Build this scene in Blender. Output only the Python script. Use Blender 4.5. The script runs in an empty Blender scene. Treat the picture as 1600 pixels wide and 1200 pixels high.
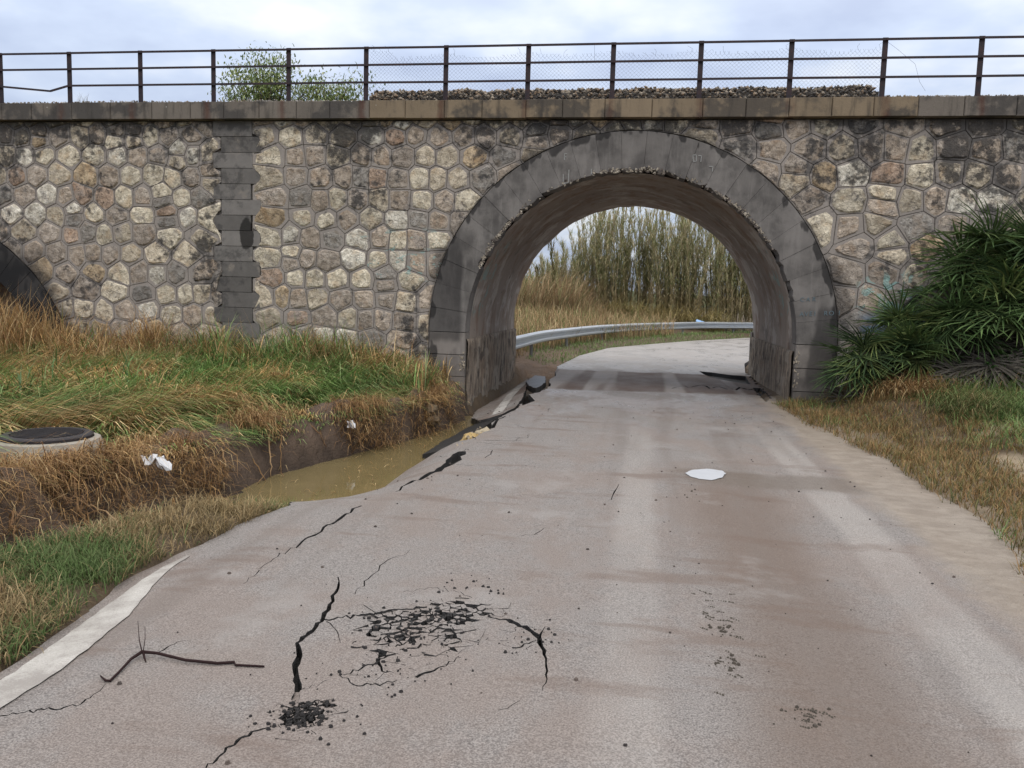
import bpy, bmesh, math, random
import numpy as np
from mathutils import Vector, Matrix
from mathutils.geometry import delaunay_2d_cdt
random.seed(7); rng = np.random.default_rng(7)
scene = bpy.context.scene
COL = scene.collection
# ------------------------------------------------------------------ camera
FPX, YAW, PITCH, ROLL = 1307.5, .1534, .1053, .0288
CAM = np.array([.2642, -13.1126, 1.52])
_f = np.array([-math.sin(YAW)*math.cos(PITCH), math.cos(YAW)*math.cos(PITCH), -math.sin(PITCH)])
_r = np.array([math.cos(YAW), math.sin(YAW), 0.]); _u = np.cross(_r, _f)
CR = _r*math.cos(ROLL)+_u*math.sin(ROLL); CU = -_r*math.sin(ROLL)+_u*math.cos(ROLL)
cd = bpy.data.cameras.new('camera'); cam = bpy.data.objects.new('camera', cd); COL.objects.link(cam)
cd.sensor_width = 36; cd.lens = FPX/1600*36; cd.clip_start = .05; cd.clip_end = 3000
M = Matrix(((CR[0], CU[0], -_f[0], CAM[0]), (CR[1], CU[1], -_f[1], CAM[1]), (CR[2], CU[2], -_f[2], CAM[2]), (0, 0, 0, 1)))
cam.matrix_world = M
scene.camera = cam
def ray(px, py): return _f + CR*(px-800)/FPX - CU*(py-600)/FPX
def G(px, py, z=0.):                     # photo pixel -> point on the level z
    d = ray(px, py); p = CAM + d*(z-CAM[2])/d[2]; return (p[0], p[1])
def W(px, py, y=0.):                     # photo pixel -> (x, z) on the plane at y
    d = ray(px, py); p = CAM + d*(y-CAM[1])/d[1]; return (p[0], p[2])
def proj(P):
    d = np.asarray(P, float)-CAM; z = d@_f
    return np.stack([800+FPX*(d@CR)/z, 600-FPX*(d@CU)/z], -1)
# ------------------------------------------------------------------ sky and sun
SUN_EL, SUN_AZ = math.radians(52), math.radians(155)     # azimuth from +Y clockwise
world = bpy.data.worlds.new('World'); scene.world = world; world.use_nodes = True
wn = world.node_tree; wn.nodes.clear()
def wnode(t, **kw):
    n = wn.nodes.new(t)
    for k, v in kw.items(): setattr(n, k, v)
    return n
sky = wnode('ShaderNodeTexSky', sky_type='NISHITA', sun_disc=False, sun_elevation=SUN_EL, sun_rotation=SUN_AZ)
skys = wnode('ShaderNodeMix', data_type='RGBA', blend_type='MULTIPLY'); skys.inputs[0].default_value = 1
skys.inputs[7].default_value = (.1, .1, .1, 1); wn.links.new(sky.outputs[0], skys.inputs[6])
tc = wnode('ShaderNodeTexCoord'); sep = wnode('ShaderNodeSeparateXYZ'); wn.links.new(tc.outputs['Generated'], sep.inputs[0])
zz = wnode('ShaderNodeMath', operation='MAXIMUM'); wn.links.new(sep.outputs[2], zz.inputs[0]); zz.inputs[1].default_value = 0
za = wnode('ShaderNodeMath', operation='ADD'); wn.links.new(zz.outputs[0], za.inputs[0]); za.inputs[1].default_value = .22
dx = wnode('ShaderNodeMath', operation='DIVIDE'); dy = wnode('ShaderNodeMath', operation='DIVIDE')
wn.links.new(sep.outputs[0], dx.inputs[0]); wn.links.new(za.outputs[0], dx.inputs[1])
wn.links.new(sep.outputs[1], dy.inputs[0]); wn.links.new(za.outputs[0], dy.inputs[1])
cmb = wnode('ShaderNodeCombineXYZ'); wn.links.new(dx.outputs[0], cmb.inputs[0]); wn.links.new(dy.outputs[0], cmb.inputs[1])
n1 = wnode('ShaderNodeTexNoise'); n1.inputs['Scale'].default_value = 2.1; n1.inputs['Detail'].default_value = 5; n1.inputs['Roughness'].default_value = .5
wn.links.new(cmb.outputs[0], n1.inputs['Vector'])
cr = wnode('ShaderNodeValToRGB'); wn.links.new(n1.outputs[0], cr.inputs[0])
e = cr.color_ramp.elements; e[0].position = .36; e[0].color = (.50, .58, .77, 1); e[1].position = .66; e[1].color = (.90, .94, 1.0, 1)
m2 = e = cr.color_ramp.elements.new(.5); e.color = (.63, .72, .90, 1)
# overcast sky: brighter towards the zenith
zg = wnode('ShaderNodeMath', operation='MULTIPLY_ADD'); wn.links.new(zz.outputs[0], zg.inputs[0]); zg.inputs[1].default_value = 1.3; zg.inputs[2].default_value = .66
cg = wnode('ShaderNodeVectorMath', operation='SCALE'); wn.links.new(cr.outputs[0], cg.inputs[0]); wn.links.new(zg.outputs[0], cg.inputs['Scale'])
zw = wnode('ShaderNodeMapRange'); wn.links.new(zz.outputs[0], zw.inputs['Value']); zw.inputs['From Min'].default_value = .28; zw.inputs['From Max'].default_value = .75
cw_ = wnode('ShaderNodeMix', data_type='RGBA'); wn.links.new(zw.outputs[0], cw_.inputs[0]); wn.links.new(cr.outputs[0], cw_.inputs[6]); cw_.inputs[7].default_value = (.96, .93, .90, 1)
wn.links.new(cw_.outputs[2], cg.inputs[0])
mx = wnode('ShaderNodeMix', data_type='RGBA'); mx.inputs[0].default_value = .92
wn.links.new(skys.outputs[2], mx.inputs[6]); wn.links.new(cg.outputs[0], mx.inputs[7])
bg = wnode('ShaderNodeBackground'); bg.inputs[1].default_value = 1.0; wn.links.new(mx.outputs[2], bg.inputs[0])
wo = wnode('ShaderNodeOutputWorld'); wn.links.new(bg.outputs[0], wo.inputs[0])
sl = bpy.data.lights.new('sun', 'SUN'); sl.energy = 1.1; sl.angle = math.radians(25); sl.color = (1, .96, .9)
so = bpy.data.objects.new('sun', sl); COL.objects.link(so)
sd = Vector((math.sin(SUN_AZ)*math.cos(SUN_EL), math.cos(SUN_AZ)*math.cos(SUN_EL), math.sin(SUN_EL)))
so.rotation_euler = sd.to_track_quat('Z', 'Y').to_euler()
vs = scene.view_settings
vs.view_transform = 'Standard'; vs.look = 'None'; vs.exposure = 0.22; vs.gamma = 1; vs.use_curve_mapping = False
# ------------------------------------------------------------------ helpers
def S(a, b, x): t = np.clip((np.asarray(x, float)-a)/(b-a), 0, 1); return t*t*(3-2*t)
_tab = rng.random((256, 256))
def vnoise(x, y, sc=1., seed=0):
    x = np.asarray(x, float)*sc+seed*17.3; y = np.asarray(y, float)*sc+seed*9.7
    xi = np.floor(x).astype(int); yi = np.floor(y).astype(int); u = x-xi; v = y-yi
    u = u*u*(3-2*u); v = v*v*(3-2*v)
    g = lambda a, b: _tab[a % 256, b % 256]
    return (g(xi, yi)*(1-u)+g(xi+1, yi)*u)*(1-v)+(g(xi, yi+1)*(1-u)+g(xi+1, yi+1)*u)*v
def fbm(x, y, sc=1., o=3, seed=0): return sum(vnoise(x, y, sc*2**i, seed+i)/2**i for i in range(o))/sum(.5**i for i in range(o))
def mesh(name, V, F, mats, parent=None, col=None, smooth=False, mi=None):
    me = bpy.data.meshes.new(name)
    V = np.asarray(V, np.float32)
    if isinstance(F, np.ndarray):
        n, k = F.shape
        me.vertices.add(len(V)); me.vertices.foreach_set('co', V.ravel())
        me.loops.add(n*k); me.loops.foreach_set('vertex_index', F.astype(np.int32).ravel())
        me.polygons.add(n); me.polygons.foreach_set('loop_start', np.arange(0, n*k, k, dtype=np.int32))
        me.update(calc_edges=True)
    else:
        me.from_pydata([tuple(v) for v in V.tolist()], [], F); me.update()
    for m in (mats if isinstance(mats, (list, tuple)) else [mats]): me.materials.append(m)
    if mi is not None: me.polygons.foreach_set('material_index', np.asarray(mi, np.int32))
    if smooth: me.polygons.foreach_set('use_smooth', np.ones(len(me.polygons), bool))
    if col is not None:
        a = me.color_attributes.new('col', 'FLOAT_COLOR', 'POINT')
        c = np.ones((len(V), 4), np.float32); c[:, :3] = col; a.data.foreach_set('color', c.ravel())
    me.validate()
    o = bpy.data.objects.new(name, me); COL.objects.link(o)
    if parent: o.parent = parent
    return o
def tag(o, label, cat=None, group=None, kind=None):
    o['label'] = label
    if cat: o['category'] = cat
    if group: o['group'] = group
    if kind: o['kind'] = kind
    return o
def empty(name, loc=(0, 0, 0)):
    o = bpy.data.objects.new(name, None); o.location = loc; o.empty_display_size = .2; COL.objects.link(o); return o
class MB:
    def __init__(s): s.V = []; s.F = []; s.C = []; s.M = []
    def add(s, V, F, c=None, m=0):
        b = len(s.V); s.V += [tuple(v) for v in V]; s.F += [tuple(i+b for i in f) for f in F]
        s.C += [c or (1, 1, 1)]*len(V); s.M += [m]*len(F)
    def box(s, a, b, c=None, m=0):
        x0, y0, z0 = a; x1, y1, z1 = b
        s.add([(x0, y0, z0), (x1, y0, z0), (x1, y1, z0), (x0, y1, z0), (x0, y0, z1), (x1, y0, z1), (x1, y1, z1), (x0, y1, z1)],
              [(0, 3, 2, 1), (4, 5, 6, 7), (0, 1, 5, 4), (1, 2, 6, 5), (2, 3, 7, 6), (3, 0, 4, 7)], c, m)
    def tube(s, pts, rad, n=5, c=None, m=0):
        pts = [Vector(p) for p in pts]; k = len(pts)
        rad = rad if isinstance(rad, (list, tuple)) else [rad]*k
        V = []; up = Vector((0, 0, 1))
        for i, p in enumerate(pts):
            t = (pts[min(i+1, k-1)]-pts[max(i-1, 0)]).normalized()
            a = t.cross(up if abs(t.z) < .9 else Vector((1, 0, 0))).normalized(); b = t.cross(a)
            for j in range(n):
                w = 2*math.pi*j/n; V.append(p+(a*math.cos(w)+b*math.sin(w))*rad[i])
        F = [(i*n+j, i*n+(j+1) % n, (i+1)*n+(j+1) % n, (i+1)*n+j) for i in range(k-1) for j in range(n)]
        F += [tuple(range(n)), tuple((k-1)*n+j for j in range(n))]
        s.add(V, F, c, m)
    def build(s, name, mats, parent=None, smooth=False, col=True):
        return mesh(name, s.V, s.F, mats, parent, np.array(s.C) if col else None, smooth, s.M)
# ---- materials
class NT:
    def __init__(s, name, rough=.9, spec=.25):
        s.m = bpy.data.materials.new(name); s.m.use_nodes = True; s.t = s.m.node_tree; s.t.nodes.clear()
        s.o = s.t.nodes.new('ShaderNodeOutputMaterial'); s.b = s.t.nodes.new('ShaderNodeBsdfPrincipled')
        s.t.links.new(s.b.outputs[0], s.o.inputs[0]); s.b.inputs['Roughness'].default_value = rough
        s.b.inputs['Specular IOR Level'].default_value = spec
        g = s.t.nodes.new('ShaderNodeNewGeometry'); s.pos = g.outputs['Position']
    def put(s, sock, v):
        if isinstance(v, bpy.types.NodeSocket): s.t.links.new(v, sock)
        elif v is not None:
            if isinstance(v, (tuple, list)) and len(v) == 3 and sock.type == 'RGBA': v = (*v, 1)
            sock.default_value = v
    def node(s, t, ins=(), **kw):
        n = s.t.nodes.new(t)
        for k, v in kw.items(): setattr(n, k, v)
        for k, v in (ins.items() if isinstance(ins, dict) else enumerate(ins)): s.put(n.inputs[k], v)
        return n
    def math(s, op, a, b=0., c=None, clamp=False):
        n = s.node('ShaderNodeMath', (a, b) if c is None else (a, b, c), operation=op); n.use_clamp = clamp; return n.outputs[0]
    def noise(s, scale, detail=4, rough=.55, vec=None, stretch=None, dist=0.):
        v = vec or s.pos
        if stretch: v = s.node('ShaderNodeVectorMath', (v, stretch), operation='MULTIPLY').outputs[0]
        return s.node('ShaderNodeTexNoise', {'Vector': v, 'Scale': scale, 'Detail': detail, 'Roughness': rough, 'Distortion': dist}).outputs[0]
    def vor(s, scale, feature='F1', vec=None):
        return s.node('ShaderNodeTexVoronoi', {'Vector': vec or s.pos, 'Scale': scale}, feature=feature).outputs[0]
    def ramp(s, f, a, b, ca=0., cb=1.):
        return s.node('ShaderNodeMapRange', {'Value': f, 'From Min': a, 'From Max': b, 'To Min': ca, 'To Max': cb}, interpolation_type='SMOOTHSTEP').outputs[0]
    def mix(s, f, a, b, bt='MIX'):
        n = s.node('ShaderNodeMix', data_type='RGBA', blend_type=bt)
        s.put(n.inputs[0], f); s.put(n.inputs[6], a); s.put(n.inputs[7], b); return n.outputs[2]
    def attr(s): return s.node('ShaderNodeVertexColor', layer_name='col').outputs[0]
    def xyz(s): n = s.node('ShaderNodeSeparateXYZ', (s.pos,)); return n.outputs
    def out(s, col=None, rough=None, bumps=()):
        s.put(s.b.inputs['Base Color'], col); s.put(s.b.inputs['Roughness'], rough)
        nrm = None
        for h, st, d in bumps:
            n = s.node('ShaderNodeBump', {'Height': h, 'Strength': st, 'Distance': d})
            if nrm is not None: s.t.links.new(nrm, n.inputs['Normal'])
            nrm = n.outputs[0]
        if nrm is not None: s.t.links.new(nrm, s.b.inputs['Normal'])
        return s.m
    def box(s, ax, lo, hi, soft):   # 1 inside lo..hi
        a = s.ramp(ax, lo-soft, lo+soft); b = s.ramp(ax, hi-soft, hi+soft, 1., 0.); return s.math('MULTIPLY', a, b)
def grime(n):      # black crust: large noise, stronger under the coping and round the left arch
    x, y, z = n.xyz()
    big = n.noise(.8, 5, .62); fine = n.noise(7, 5, .7)
    top = n.ramp(z, 3.2, 4.3, 0., .10)
    rt = n.ramp(x, 3.6, 5.4, 0., .045)
    f = n.math('ADD', n.math('ADD', n.math('ADD', n.math('MULTIPLY', big, .55), n.math('MULTIPLY', fine, .45)), top), rt)
    g = n.ramp(f, .53, .615)
    # soot stain hugging the left arch
    dx = n.math('SUBTRACT', x, -12.55); dz = n.math('SUBTRACT', z, .915); dzl = n.math('SUBTRACT', z, -.6)
    r = n.math('SQRT', n.math('ADD', n.math('MULTIPLY', dx, dx), n.math('MULTIPLY', dzl, dzl)))
    so = n.ramp(n.math('ADD', r, n.math('MULTIPLY', n.math('SUBTRACT', big, .5), 1.8)), 3.3, 3.75, 1., 0.)
    # damp band along the main arch
    r2 = n.math('SQRT', n.math('ADD', n.math('MULTIPLY', x, x), n.math('MULTIPLY', dz, dz)))
    s2 = n.ramp(n.math('ADD', r2, n.math('MULTIPLY', n.math('SUBTRACT', big, .5), 1.2)), 3.08, 3.28, .85, 0.)
    return n.math('MAXIMUM', n.math('MAXIMUM', g, so), s2)
def graffiti(n, col):
    x, y, z = n.xyz()
    def m(b, sc, th, c, col, st=(1, 1, 1)):
        f = n.math('MULTIPLY', n.math('MULTIPLY', n.box(x, b[0], b[1], .12), n.box(z, b[2], b[3], .1)), n.ramp(n.noise(sc, 3, .6, stretch=st, dist=.8), th, th+.05))
        return n.mix(n.math('MULTIPLY', f, .6), col, c)
    col = m((3.4, 4.3, 1.35, 2.0), 4.5, .53, (.22, .42, .40), col)
    col = m((3.45, 4.4, .95, 1.38), 3.2, .45, (.13, .24, .36), col, (.6, 1, 1.6))
    col = m((3.75, 4.5, 1.5, 1.85), 6.5, .56, (.6, .6, .6), col)
    col = m((-4.3, -2.95, 1.75, 2.5), 5.5, .57, (.22, .36, .34), col, (1, 1, 1.7))
    return col
def mat_stone():
    n = NT('rubble stone', .92)
    a = n.attr(); v = n.noise(9, 6, .65); v2 = n.noise(30, 4, .7)
    c = n.mix(n.ramp(v, .3, .7), n.mix(1., a, (.62, .58, .52), 'MULTIPLY'), n.mix(1., a, (1.25, 1.23, 1.18), 'MULTIPLY'))
    c = n.mix(n.ramp(n.noise(4, 3), .52, .66, 0, .4), c, n.mix(1., a, (.85, .66, .48), 'MULTIPLY'))
    c = n.mix(n.ramp(v2, .52, .72, 0., .6), c, (.10, .09, .082)); c = n.mix(n.ramp(n.noise(3.2, 6, .7), .52, .66, 0., .65), c, (.27, .242, .218))
    c = n.mix(n.math('MULTIPLY', grime(n), .86), c, (.035, .034, .035))
    c = graffiti(n, c)
    crk = n.node('ShaderNodeTexVoronoi', {'Vector': n.node('ShaderNodeVectorMath', (n.pos, n.node('ShaderNodeVectorMath', (n.node('ShaderNodeTexNoise', {'Vector': n.pos, 'Scale': 6.}).outputs[1], (.25, .25, .25)), operation='MULTIPLY').outputs[0]), operation='ADD').outputs[0], 'Scale': 9.}, feature='DISTANCE_TO_EDGE').outputs[0]
    ck = n.ramp(crk, 0., .05)
    c = n.mix(n.math('MULTIPLY', n.ramp(crk, 0., .035, 1., 0.), .45), c, (.06, .05, .045))
    return n.out(c, None, ((ck, .5, .01), (v, .9, .05), (v2, .6, .012)))
def mat_mortar(name='mortar', base=(.275, .245, .22)):
    n = NT(name, .95)
    v = n.noise(3, 5, .6); v2 = n.noise(40, 3, .7)
    c = n.mix(v, tuple(b*.7 for b in base), tuple(b*1.3 for b in base))
    c = n.mix(n.ramp(v2, .3, .8, 0, .35), c, tuple(b*.5 for b in base))
    c = n.mix(n.math('MULTIPLY', grime(n), .75), c, (.04, .039, .04))
    c = graffiti(n, c)
    return n.out(c, None, ((v, .3, .02), (v2, .6, .006)))
def mat_concrete():      # voussoirs
    n = NT('grey dressed stone', .85)
    x, y, z = n.xyz(); v = n.noise(2.2, 5, .6); vs_ = n.noise(3, 4, .6, stretch=(4, 4, .7)); v2 = n.noise(60, 2, .6)
    c = n.mix(n.ramp(v, .3, .7), (.078, .072, .068), (.16, .148, .138)); c = n.mix(n.ramp(n.noise(.9, 6, .7), .5, .62, 0, .5), c, (.2, .185, .172))
    c = n.mix(n.ramp(vs_, .45, .75, 0, .5), c, (.21, .195, .182))
    a = n.attr(); c = n.mix(1., c, a, 'MULTIPLY')
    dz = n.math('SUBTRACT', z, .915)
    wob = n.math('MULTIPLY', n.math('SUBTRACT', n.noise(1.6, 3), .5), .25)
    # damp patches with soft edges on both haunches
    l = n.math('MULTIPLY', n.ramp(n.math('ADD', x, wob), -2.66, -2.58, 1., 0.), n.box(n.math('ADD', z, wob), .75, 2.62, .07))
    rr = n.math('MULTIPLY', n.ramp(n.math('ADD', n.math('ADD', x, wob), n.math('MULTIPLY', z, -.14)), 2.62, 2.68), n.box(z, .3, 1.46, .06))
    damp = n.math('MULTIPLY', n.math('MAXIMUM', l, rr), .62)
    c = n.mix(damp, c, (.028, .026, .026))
    r2 = n.math('SQRT', n.math('ADD', n.math('MULTIPLY', x, x), n.math('MULTIPLY', dz, dz)))
    ang = n.math('ARCTAN2', x, dz)
    bl = n.ramp(n.math('ADD', n.math('MULTIPLY', n.noise(5.5, 2, .4, stretch=(1, 1, .5)), .8), n.math('MULTIPLY', n.ramp(r2, 2.85, 3.13), .34)), .72, .78)
    c = n.mix(n.math('MULTIPLY', bl, .8), c, (.018, .017, .017))
    dx = n.math('SUBTRACT', x, -13.1); r3 = n.math('SQRT', n.math('ADD', n.math('MULTIPLY', dx, dx), n.math('MULTIPLY', dz, dz)))
    so = n.math('MULTIPLY', n.ramp(x, -9.2, -9.0, 1., 0.), n.ramp(n.noise(1.1, 3), .36, .5, .5, .95))
    c = n.mix(so, c, (.012, .012, .013))
    return n.out(c, None, ((v, .25, .02), (v2, .5, .003), (n.noise(14, 4, .7), .25, .01)))
def mat_vault():
    n = NT('stained plaster', .85)
    x, y, z = n.xyz()
    v = n.noise(1.3, 5, .6); st = n.noise(1.6, 4, .6, stretch=(2.5, 1.5, .45)); v2 = n.noise(25, 4, .65)
    c = n.mix(v, (.20, .163, .137), (.36, .305, .26))
    c = n.mix(n.ramp(st, .48, .66, 0, .65), c, (.20, .118, .075))
    c = n.mix(n.ramp(n.noise(1.7, 5, .65), .50, .62, 0, .75), c, (.46, .415, .37)); c = n.mix(n.ramp(n.noise(5, 5, .7), .6, .7, 0, .6), c, (.07, .06, .055))
    c = n.mix(n.ramp(n.noise(.9, 4, .7), .57, .67, 0, .55), c, (.09, .075, .066))
    j = n.math('PINGPONG', n.math('ADD', y, .1), .55); c = n.mix(n.math('MULTIPLY', n.ramp(j, 0., .012, 1., 0.), .5), c, (.03, .027, .025))
    gf = n.math('MULTIPLY', n.box(y, .5, 1.6, .2), n.math('MULTIPLY', n.box(z, 1.2, 2.4, .15), n.ramp(n.noise(4, 2, .5, dist=1.), .58, .62, 0, .5)))
    c = n.mix(gf, c, (.2, .36, .34))
    return n.out(c, None, ((v2, .4, .01), (st, .3, .03)))
def mat_dado():
    n = NT('tooled stone', .95)
    st = n.noise(5, 6, .72, stretch=(1.6, 1.6, .5)); st2 = n.noise(18, 4, .7, stretch=(2, 2, .25)); v = n.noise(1.6, 4)
    c = n.mix(n.ramp(st, .32, .68), (.09, .073, .06), (.40, .33, .26))
    c = n.mix(n.ramp(v, .5, .65, 0, .5), c, (.24, .17, .12)); c = n.mix(n.ramp(n.noise(2.6, 3, .5), .56, .62, 0, .7), c, (.36, .32, .27)); c = n.mix(n.ramp(n.noise(3.1, 3, .5), .60, .66, 0, .7), c, (.05, .045, .042))
    c = n.mix(n.ramp(st2, .5, .7, 0, .6), c, (.05, .043, .04))
    return n.out(c, None, ((st, 1., .06), (st2, .8, .02)))
def mat_coping():
    n = NT('coping concrete', .9)
    x, y, z = n.xyz(); a = n.attr()
    v = n.noise(2.6, 5, .65, stretch=(1, 1, .5)); v2 = n.noise(30, 4, .7); dr = n.noise(6, 4, .65, stretch=(1, 1, .15))
    c = n.mix(1., a, n.mix(v, (.7, .7, .7), (1.3, 1.3, 1.3)), 'MULTIPLY')
    c = n.mix(n.ramp(n.noise(1.5, 5, .6), .46, .56, 0, .75), c, (.045, .043, .042))
    c = n.mix(n.ramp(dr, .5, .68, 0, .6), c, (.04, .036, .033))
    px = n.math('PINGPONG', n.math('ADD', x, 9.467), .65)       # rust runs below each post
    ru = n.math('MULTIPLY', n.ramp(n.math('ADD', px, n.math('MULTIPLY', n.noise(7, 3), .12)), .06, .16, 1., 0.), n.ramp(dr, .3, .55, 0., .85))
    ru = n.math('MULTIPLY', ru, n.ramp(n.math('PINGPONG', n.math('ADD', n.math('ADD', x, 9.467), .65), 1.3), .55, .75, .3, 1.))
    c = n.mix(ru, c, (.075, .028, .018))
    c = n.mix(n.ramp(n.noise(13, 2, .5), .73, .76, 0, .8), c, (.5, .5, .47))
    return n.out(c, None, ((v2, .6, .008), (v, .3, .03)))
def mat_iron():
    n = NT('rusty iron', .7, .4); v = n.noise(18, 4, .7)
    return n.out(n.mix(n.ramp(v, .4, .7), (.016, .012, .017), (.04, .018, .018)), None, ((v, .4, .004),))
def mat_plain(name, col, rough=.8, var=.35, scale=12, spec=.25, metal=0., bump=.3):
    n = NT(name, rough, spec); v = n.noise(scale, 5, .65); n.b.inputs['Metallic'].default_value = metal
    return n.out(n.mix(v, tuple(c*(1-var) for c in col), tuple(c*(1+var) for c in col)), None, ((v, bump, .01),))
def mat_attr(name, rough=.9, var=.3, scale=30, spec=.2, bump=.4, trans=0.):
    n = NT(name, rough, spec); v = n.noise(scale, 4, .65); a = n.attr()
    c = n.mix(v, n.mix(1., a, (1-var,)*3, 'MULTIPLY'), n.mix(1., a, (1+var,)*3, 'MULTIPLY'))
    n.out(c, None, ((v, bump, .01),) if bump else ())
    if trans:
        t = n.node('ShaderNodeBsdfTranslucent'); n.t.links.new(c, t.inputs[0])
        ms = n.node('ShaderNodeMixShader'); ms.inputs[0].default_value = trans
        n.t.links.new(n.b.outputs[0], ms.inputs[1]); n.t.links.new(t.outputs[0], ms.inputs[2]); n.t.links.new(ms.outputs[0], n.o.inputs[0])
    return n.m
def mat_road():
    n = NT('muddy asphalt', .6, .4)
    x, y, z = n.xyz()
    agg = n.noise(140, 2, .6); ag2 = n.vor(95); big = n.noise(.55, 5, .6); med = n.noise(2.4, 5, .65, stretch=(1, .55, 1))
    trk = n.noise(1.5, 3, .5, stretch=(1.6, .10, 1))
    c = n.mix(n.ramp(agg, .36, .64), (.145, .132, .126), (.29, .268, .255))           # dusty grey aggregate
    c = n.mix(n.ramp(ag2, .05, .22, .75, 0.), c, (.43, .39, .35))                    # pale stones
    c = n.mix(n.ramp(n.noise(60, 2, .5), .57, .68, 0., .6), c, (.07, .063, .06))      # open pores
    mud = n.ramp(n.math('ADD', n.math('MULTIPLY', big, .5), n.math('MULTIPLY', med, .5)), .43, .58)
    c = n.mix(n.math('MULTIPLY', mud, .72), c, n.mix(n.ramp(agg, .36, .64), (.165, .134, .118), (.25, .21, .188)))
    # dark damp lane, pale wheel tracks; centre track also paints in sky sheen
    lane = n.math('MULTIPLY', n.box(n.math('ADD', x, n.math('MULTIPLY', big, .3)), .85, 1.55, .22), n.ramp(y, -4.5, -6.5, 0., .62))
    c = n.mix(lane, c, (.125, .09, .07))
    tr = n.math('MAXIMUM', n.box(n.math('ADD', x, n.math('MULTIPLY', med, .1)), 1.68, 1.98, .055), n.math('MULTIPLY', n.box(n.math('ADD', x, n.math('MULTIPLY', med, .12)), .2, .46, .06), .75))
    c = n.mix(n.math('MULTIPLY', n.math('MULTIPLY', tr, n.ramp(y, -2., -4.5)), n.ramp(n.noise(1.4, 4, .6, stretch=(1, .4, 1)), .35, .6, .3, .65)), c, n.mix(n.ramp(agg, .36, .64), (.255, .237, .222), (.39, .365, .345)))
    c = n.mix(n.ramp(trk, .52, .68, 0., .45), c, (.15, .125, .11))
    c = n.mix(n.ramp(n.noise(1.9, 4, .6, stretch=(.35, 1.2, 1)), .55, .66, 0., .5), c, (.135, .095, .075))      # smears of brown mud across
    c = n.mix(n.ramp(n.noise(.9, 5, .65), .56, .68, 0., .45), c, (.29, .275, .265))                              # washed clean patches
    # tan mud washed over the right shoulder
    sh = n.ramp(n.math('ADD', x, n.math('MULTIPLY', med, .5)), 2.22, 2.5)
    sh = n.math('MULTIPLY', sh, n.ramp(y, 3., 0.))
    rip = n.noise(6, 5, .7, stretch=(.8, 1.3, 1), dist=.6)
    c = n.mix(n.math('MULTIPLY', sh, .8), c, n.mix(n.ramp(rip, .3, .7), (.215, .178, .142), (.31, .268, .222)))
    pud = n.math('MULTIPLY', n.box(n.math('ADD', x, n.math('MULTIPLY', n.math('SUBTRACT', med, .5), .5)), .62, 2.15, .12), n.box(n.math('ADD', y, n.math('MULTIPLY', n.math('SUBTRACT', med, .5), .35)), -6.05, -5.45, .1))
    c = n.mix(n.math('MULTIPLY', pud, .6), c, (.125, .10, .08))       # damp ground draining from the puddle
    # water film: tunnel mouth and scattered patches
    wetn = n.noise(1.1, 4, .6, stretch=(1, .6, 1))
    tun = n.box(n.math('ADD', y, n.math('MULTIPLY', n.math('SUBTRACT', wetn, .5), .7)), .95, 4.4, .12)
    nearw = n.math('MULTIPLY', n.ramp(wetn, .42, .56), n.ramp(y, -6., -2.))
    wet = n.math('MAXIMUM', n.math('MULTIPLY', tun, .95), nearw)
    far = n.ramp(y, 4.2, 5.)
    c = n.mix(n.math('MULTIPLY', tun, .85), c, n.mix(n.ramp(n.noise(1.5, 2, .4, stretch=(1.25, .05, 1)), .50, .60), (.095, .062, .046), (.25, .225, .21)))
    c = n.mix(far, c, n.mix(med, (.25, .235, .225), (.34, .322, .31)))
    base_r = n.ramp(med, .3, .7, .55, .75)
    base_r = n.math('ADD', base_r, n.math('MULTIPLY', lane, .25))
    r = n.math('ADD', n.math('MULTIPLY', n.math('SUBTRACT', nearw, n.math('MULTIPLY', tun, nearw)), -.34), base_r)
    n.put(n.b.inputs['Specular IOR Level'], n.ramp(tun, 0., 1., .4, .22))
    bst = n.ramp(wet, 0., 1., 1., .35)
    h = n.math('MULTIPLY', n.math('ADD', agg, n.math('MULTIPLY', ag2, .8)), bst)
    # steep broken sides show black bitumen
    nz = n.node('ShaderNodeSeparateXYZ', (n.node('ShaderNodeNewGeometry').outputs['True Normal'],)).outputs[2]
    c = n.mix(n.ramp(n.math('ABSOLUTE', nz), .45, .65, 1., 0.), c, n.mix(agg, (.012, .012, .013), (.05, .048, .047)))
    return n.out(c, r, ((h, 1., .006), (n.noise(30, 4, .7), .35, .012), (med, .25, .03)))
def mat_soil():
    n = NT('soil', .9, .2); a = n.attr()
    v = n.noise(4, 6, .65); v2 = n.noise(35, 4, .7)
    c = n.mix(1., a, n.mix(v, (.55, .55, .55), (1.45, 1.4, 1.35)), 'MULTIPLY')
    return n.out(c, n.ramp(v, .3, .7, .65, .95), ((v, 1., .10), (v2, .8, .02)))
def mat_water(name, col, rough=.04):
    n = NT(name, rough, .5); v = n.noise(3.5, 3, .5); w = n.noise(6, 2)
    return n.out(n.mix(v, tuple(c*.85 for c in col), tuple(c*1.15 for c in col)), None, ((w, .06, .02),))
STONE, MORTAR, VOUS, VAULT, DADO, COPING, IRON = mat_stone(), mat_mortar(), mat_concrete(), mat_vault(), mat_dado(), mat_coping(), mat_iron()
ROAD, SOIL = mat_road(), mat_soil()
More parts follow.
